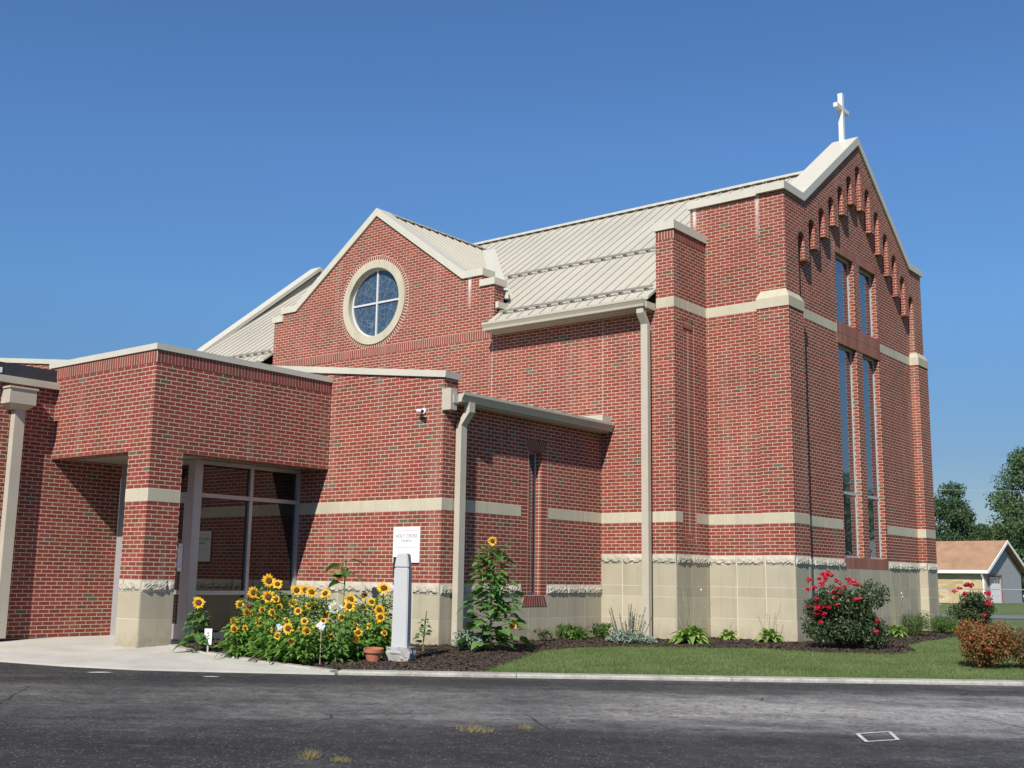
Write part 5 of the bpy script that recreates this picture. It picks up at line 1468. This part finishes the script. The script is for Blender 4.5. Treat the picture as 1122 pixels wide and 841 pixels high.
me = bpy.data.meshes.new('lawn_grass'); me.from_pydata(gb_v, [], gb_f); me.materials.append(M['blade'])
o = bpy.data.objects.new('lawn_grass', me); col.objects.link(o); tag(o, 'short mown green grass of the church lawn', 'grass', kind='stuff')

# dry tufts and painted marks on the asphalt
M['drygrass'] = leaf_mat('dry_grass', [(0.30, 0.235, 0.12), (0.20, 0.18, 0.085), (0.34, 0.27, 0.15)], 0.3, 0.8, 0.1)
for (x, y, w, h, lab) in ((2.66, -12.60, 0.20, 0.06, 'dry grass tuft in the asphalt, widest of the tufts by the middle'), (2.68, -14.50, 0.10, 0.08, 'upright dry grass tuft nearest the camera on the dark asphalt'), (2.92, -14.42, 0.09, 0.04, 'flat dry grass tuft right beside the upright one'), (2.90, -12.20, 0.07, 0.04, 'tiny dry grass tuft farthest from the camera on the asphalt')):
    r_ = random.Random(int(x*1000+y*100)); m = MB()
    for k_ in range(130):
        a_ = r_.uniform(0, 6.28); q = r_.random()**0.7*w; bx_, by_ = math.cos(a_)*q, math.sin(a_)*q*0.6
        a2 = r_.uniform(0, 6.28); l_ = h*r_.uniform(0.3, 1.0)
        m.add([(bx_-0.003, by_, 0), (bx_+0.003, by_, 0), (bx_+math.cos(a2)*l_, by_+math.sin(a2)*l_, h*r_.uniform(0.4, 1))], [(0, 1, 2)])
    o = m.build('grass_tuft', M['drygrass'], recalc=False); o.location = (x, y, rz(x, y)+0.002); tag(o, lab, 'grass tuft', 'dry tufts on the asphalt')
M['roadpaint'] = plain('worn_white_paint', (0.50, 0.50, 0.48), 0.8, 0.3, 14)
m = MB(); q4 = [Vector((5.197, -10.439)), Vector((5.363, -10.119)), Vector((5.578, -10.523)), Vector((5.422, -10.818))]
q4 = [q4[0], q4[3], q4[2], q4[1]]
for i in range(4):
    A, B = q4[i], q4[(i+1) % 4]; d_ = (B-A).normalized()*0.017; n_ = Vector((-d_.y, d_.x))
    qs = [A-d_-n_, B+d_-n_, B+d_+n_, A-d_+n_]
    m.add([(q.x, q.y, rz(q.x, q.y)+0.006+i*0.001) for q in qs], [(0, 1, 2, 3)])
tag(m.build('road_marking', M['roadpaint']), kind='structure')
m = MB()
for (x, y, a_, b_) in ((-4.0, -12.0, 0.22, 0.07), (-2.6, -11.35, 0.13, 0.05)):
    r_ = random.Random(int(x*10)); pts = [(x+E.x*math.cos(q*0.7)*a_*r_.uniform(0.6, 1)+N.x*math.sin(q*0.7)*b_, y+E.y*math.cos(q*0.7)*a_*r_.uniform(0.6, 1)+N.y*math.sin(q*0.7)*b_) for q in range(9)]
    m.add([(px, py, rz(px, py)+0.005) for px, py in pts], [tuple(range(9))])
tag(m.build('road_marking', M['roadpaint']), kind='structure')

# ------------------------------------------------------------------ across the street
M['tan'] = None
t = NT('tan_fieldstone'); p = t.pos()
vo = t.n('ShaderNodeTexVoronoi', feature='F1', i_Scale=1.6); mp = t.n('ShaderNodeMapping'); mp.inputs['Scale'].default_value = (1, 1, 2.6); t.l(p, mp.inputs[0]); t.l(mp.outputs[0], vo.inputs['Vector'])
sc = t.n('ShaderNodeSeparateColor'); t.l(vo.outputs['Color'], sc.inputs[0])
M['tan'] = t.bsdf(t.ramp(sc.outputs[0], [(0, (0.42, 0.33, 0.19)), (0.5, (0.52, 0.44, 0.28)), (0.8, (0.42, 0.27, 0.13)), (1, (0.56, 0.48, 0.33))]), 0.9, 0.2)
M['shingle'] = plain('brown_shingles', (0.33, 0.195, 0.115), 0.9, 0.16, 1.2)
M['greysiding'] = plain('grey_siding', (0.30, 0.31, 0.33), 0.7)
M['whitetrim'] = plain('white_trim', (0.75, 0.75, 0.74), 0.5, 0.03)
th = math.radians(44)
RXh = Vector((0.788, 0.616, 0)).normalized(); FWh = Vector((-0.616, 0.788, 0))
U = RXh*math.cos(th) - FWh*math.sin(th); Wd = RXh*math.sin(th) + FWh*math.cos(th)
rot = math.atan2(U.y, U.x)
hs = empty('house', (-16.57, 72.84, -0.32), 'tan stone house with brown shingle roof and white trim across the street', 'house', rz=rot)
EV, RD, HL, HD = 2.62, 5.05, 9.5, 8.4          # eave, ridge, length, depth; corner at local 0,0, wall runs to -X
ov = 0.45
m = MB(); m.box(-HL, -ov, ov, ov+0.2, 0, EV-0.1); m.build('wall', M['tan'], hs)
m = MB(); m.prism([(ov+0.21, 0), (HD-ov, 0), (HD-ov, EV-0.1), (HD/2, RD-0.35), (ov+0.21, EV-0.1)], [rect(1.2, 3.6, 0.05, 2.15)], 'x', -ov-0.2, -ov); m.build('gable_wall', M['greysiding'], hs)
m = MB(); m.box(-HL, -0.7, HD-ov-0.2, HD-ov, 0, EV-0.1); m.box(-HL, -HL+0.2, ov+0.21, HD-ov-0.21, 0, EV-0.1); m.build('wall', M['greysiding'], hs)
m = MB()
for sg in (0, 1):
    y0_, y1_ = (0, HD/2-0.005) if sg == 0 else (HD, HD/2+0.005)
    q = [(-HL-0.4, y0_, EV), (0, y0_, EV), (0, y1_, RD), (-HL-0.4, y1_, RD)]
    m.add(q + [(a_, b_, c_-0.14) for a_, b_, c_ in q], [(0, 1, 2, 3), (7, 6, 5, 4), (0, 4, 5, 1), (1, 5, 6, 2), (2, 6, 7, 3), (3, 7, 4, 0)])
m.build('roof', M['shingle'], hs)
m = MB(); m.box(-HL-0.4, 0.0, -0.06, -0.005, EV-0.26, EV-0.01); m.strip([(-0.03, EV-0.24), (HD/2, RD-0.24), (HD+0.03, EV-0.24)], 0.22, 'x', 0.005, 0.07); m.build('fascia', M['whitetrim'], hs)
m = MB(); pipe_run(m, [(-0.55, -0.02, EV-0.2), (-0.55, 0.32, EV-0.7), (-0.55, 0.36, 0.1)], 0.12, 0.12); m.build('downspout', M['whitetrim'], hs)
def hwin(x0, x1, z0, z1):
    m = MB()
    for a_, b_, c_, d_ in ((x0, x0+0.08, z0, z1), (x1-0.08, x1, z0, z1), (x0+0.08, x1-0.08, z0, z0+0.08), (x0+0.08, x1-0.08, z1-0.08, z1)): m.box(a_, b_, ov-0.06, ov-0.002, c_, d_)
    f = m.build('window', M['whitetrim'], hs)
    m = MB(); m.box(x0+0.04, x1-0.04, ov-0.035, ov-0.02, z0+0.04, z1-0.04); m.build('pane', plain('white_window_blind', (0.62, 0.64, 0.66), 0.2), f)
hwin(-7.4, -5.6, 1.0, 1.85); hwin(-3.9, -3.7, 0.6, 1.8) if False else None
m = MB(); m.box(-ov-0.12, -ov-0.06, 1.25, 3.55, 0.06, 2.1)
for j in range(3): m.box(-ov-0.06, -ov-0.05, 1.28, 3.52, 0.1+0.5*j, 0.56+0.5*j)
gd = m.build('garage_door', M['whitetrim'], hs)
m = MB()
for j in range(4): m.box(-ov-0.055, -ov-0.045, 1.35+0.55*j, 1.8+0.55*j, 1.62, 1.98)
m.build('pane', M['doorglass'], gd)
m = MB(); m.box(-ov+0.002, -ov+0.05, 1.05, 1.19, 0, 2.3); m.box(-ov+0.002, -ov+0.05, 3.61, 3.75, 0, 2.3); m.box(-ov+0.002, -ov+0.05, 1.19, 3.61, 2.16, 2.3); m.build('garage_trim', plain('red_trim', (0.30, 0.10, 0.09), 0.6), hs)

# neighbour's grey roof seen in the trees
h2 = empty('house', (-13.5, 84.5, -0.35), 'pale neighbouring house half hidden behind the brown-roofed house', 'house', rz=rot)
m = MB(); m.box(0, 9, 0, 7, 0, 2.7); m.build('wall', plain('cream_siding', (0.50, 0.52, 0.44), 0.7), h2)
m = MB(); m.prism([(-0.5, 2.65), (7.5, 2.65), (3.5, 4.9)], [], 'x', -0.5, 9.5); m.build('roof', plain('grey_green_shingles', (0.14, 0.16, 0.14), 0.9, 0.1, 2), h2)

# parked vehicles, mostly hidden by the shrubs and the picture edge
def car(loc, rz_, label, paint):
    e = empty('parked_car', loc, label, 'car', 'cars by the garage', rz_)
    m = MB(); prof = [(-2.1, 0.35), (-2.15, 0.75), (-1.95, 0.92), (-1.2, 0.98), (-0.7, 1.42), (0.75, 1.45), (1.35, 1.0), (2.0, 0.88), (2.15, 0.6), (2.1, 0.3)]
    m.prism(prof, [], 'y', -0.82, 0.82); o = m.build('body', paint, e)
    b = bmesh.new(); b.from_mesh(o.data); bmesh.ops.bevel(b, geom=[q for q in b.edges if abs(q.verts[0].co.y-q.verts[1].co.y) < 0.01], offset=0.07, segments=2, affect='EDGES'); b.to_mesh(o.data); b.free()
    for sg in (-1, 1):
        m = MB(); m.prism([(-1.08, 1.0), (-0.66, 1.36), (0.0, 1.38), (0.0, 1.0)], [], 'y', sg*0.823, sg*0.815); m.prism([(0.06, 1.0), (0.06, 1.38), (0.70, 1.38), (1.2, 1.02)], [], 'y', sg*0.823, sg*0.815); m.build('side_window', M['doorglass'], e)
        for x_ in (-1.3, 1.32):
            w = MB(); n_ = 20
            for r0, r1, y0_, y1_, mi in ((0.2, 0.33, sg*0.66, sg*0.86, 0), (0.0, 0.2, sg*0.68, sg*0.84, 1)):
                w.prism(circ(x_, 0.33, r1, n_), [circ(x_, 0.33, r0, n_)] if r0 else [], 'y', y0_, y1_, mi)
            w.build('wheel', [M['darkiron'], M['alu']], e)
    for sg in (-1, 1):
        m = MB(); m.box(2.08, 2.14, sg*0.5-0.16, sg*0.5+0.16, 0.62, 0.76); m.build('headlight', M['whiteframe'], e)
    return e
pblue = plain('blue_car_paint', (0.022, 0.05, 0.13), 0.35, 0.02, 2, 0.5); pwhite = plain('white_car_paint', (0.7, 0.7, 0.7), 0.25, 0.02, 2, 0.5)
car((-11.6, 71.7, -0.33), rot+math.radians(205), 'blue car parked in front of the house garage', pblue)
car((-9.2, 74.2, -0.33), rot+math.radians(190), 'white car parked right of the blue one at the picture edge', pwhite)

# pipe rail along the far side of the lawn and a dark post with a box
rl = empty('pipe_rail', (-2.0, 24.0, -0.2), 'thin white pipe rail crossing the far lawn behind the rose bush', 'railing', rz=math.atan2(0.616, 0.788))
m = MB(); m.tube([(-6, 0, 1.18), (14, 0, 1.18)], 0.016, 8); m.build('rail', M['alu'], rl)
for xx in (-5.5, 13.0):
    m = MB(); m.tube([(xx, 0, -0.1), (xx, 0, 1.15)], 0.03, 8); m.build('rail_post', M['whiteframe'], rl)
mpst = empty('mailbox', (-4.3, 41.9, -0.30), 'mailbox on a dark wooden post at the far street edge', 'mailbox', rz=math.radians(38))
m = MB(); m.box(-0.12, 0.12, -0.12, 0.12, 0, 1.05); m.build('post', plain('dark_wood_post', (0.05, 0.04, 0.032), 0.9), mpst)
m = MB(); prof = [(-0.22, 1.052)] + [(0.22*math.cos(math.pi-q*math.pi/8), 1.30+0.2*math.sin(q*math.pi/8)) for q in range(9)] + [(0.22, 1.052)]
m.prism(prof, [], 'x', -0.75, 0.75); m.build('box', plain('dark_teal_metal', (0.035, 0.07, 0.08), 0.5), mpst)

# ------------------------------------------------------------------ trees behind
M['bark'] = plain('grey_bark', (0.085, 0.07, 0.055), 0.95, 0.2, 6)
def tree(x, y, h, w, label, seed, mat, n, L=0.5, clumps_n=26, low=0.22):
    r_ = random.Random(seed); e = empty('tree', (x, y, -0.35), label, 'tree', 'trees behind the houses')
    m = MB(); tips = []
    m.tube([(0, 0, 0), (0.1, 0.05, h*0.25), (r_.uniform(-0.3, 0.3), r_.uniform(-0.3, 0.3), h*0.55), (r_.uniform(-0.5, 0.5), 0, h*0.85)], [0.035*h*0.9, 0.028*h*0.9, 0.018*h, 0.005*h], 8)
    cl_ = []
    for k_ in range(clumps_n):
        f = low + (1-low)*r_.random()**0.85; a_ = r_.uniform(0, 6.28)
        prof = math.sin(math.pi*min(1, max(0.05, (f-low)/(1-low)*0.82+0.18)))**0.7
        q = w/2*prof*r_.uniform(0.35, 0.95); s_ = r_.uniform(0.11, 0.19)*w*(1.35 if w < 8 else 1.0)
        c_ = (math.cos(a_)*q, math.sin(a_)*q, h*f*0.93, s_, s_, s_*0.72); cl_.append(c_)
        z0_ = h*max(0.18, f*0.6); m.tube([(0, 0, z0_), (c_[0]*0.5, c_[1]*0.5, (z0_+c_[2])/2+0.1), c_[:3]], [0.012*h*(1-f*0.6), 0.007*h*(1-f*0.6), 0.002*h], 5)
    m.build('trunk', M['bark'], e)
    m = MB(); cloud(m, r_, cl_, n, (L*0.6, L*1.2), 0.62, 0, 0.25); m.build('crown', mat, e, recalc=False)
    return e
gA = leaf_mat('dark_tree_leaf', [(0.042, 0.078, 0.034), (0.062, 0.108, 0.044), (0.085, 0.135, 0.054)], 0.25)
gB = leaf_mat('mid_tree_leaf', [(0.060, 0.105, 0.042), (0.085, 0.140, 0.054), (0.115, 0.175, 0.068)], 0.25)
C0 = Vector((9.09, -20.34)); fw2 = Vector((-0.617, 0.787)); rx2 = Vector((0.788, 0.616))
def at(u, depth):
    q = C0 + fw2*depth*0.985 + rx2*((u-561)/1236.0*depth); return q.x, q.y
TR = [
 (1036, 112, 10.4, 5.4, 'dark round tree rising left behind the brown-roofed house', gA, 4200),
 (1012, 118, 9.6, 6.5, 'dark tree half hidden by the church gable corner', gA, 3200),
 (1064, 120, 6.6, 5.0, 'lower rounded tree in the gap between the taller trees', gB, 3000),
 (1084, 126, 7.2, 4.5, 'mid-green tree behind the gap, left of the tallest tree', gB, 3000),
 (1116, 108, 13.4, 7.4, 'tallest tree, at the right picture edge behind the houses', gB, 4600),
 (1146, 116, 12.0, 8.0, 'tree just past the right picture edge, leaning into view', gA, 3600),
 (1048, 130, 5.2, 10.0, 'low spreading tree filling the ground behind the house roof', gA, 3600),
 (1096, 132, 5.6, 10.0, 'broad low tree behind the pale neighbouring house', gA, 3600),
]
for i, (u, dp, h, w, lab, mat, n) in enumerate(TR):
    x, y = at(u, dp); tree(x, y, h+1.0, w, lab, 200+i, mat, n*4, 0.27, 44, 0.10)

# trees along the side street, beyond the right edge of the picture: the gable windows mirror them
for i, (x, y, h, w, lab) in enumerate(((26, 62, 11.0, 9.0, 'tree of the side street past the gable, nearest of its row'), (33, 84, 12.5, 11.0, 'tall tree of the side street past the gable, middle of its row'), (40, 100, 10.0, 10.0, 'tree of the side street past the gable, farthest of its row'))):
    tree(x, y, h, w, lab, 300+i, gB, 2600, 0.6, 26, 0.10)
wire = empty('overhead_wire', (-9.0, 62.0, 7.4), 'thin utility wire crossing in front of the far trees', 'wire', rz=math.atan2(0.616, 0.788))
m = MB(); m.tube([(-30+3*k_, 0, 0.0006*(3*k_-32)**2*0.35) for k_ in range(26)], 0.010, 5); m.build('cable', plain('wire_grey', (0.42, 0.43, 0.45), 0.5), wire)
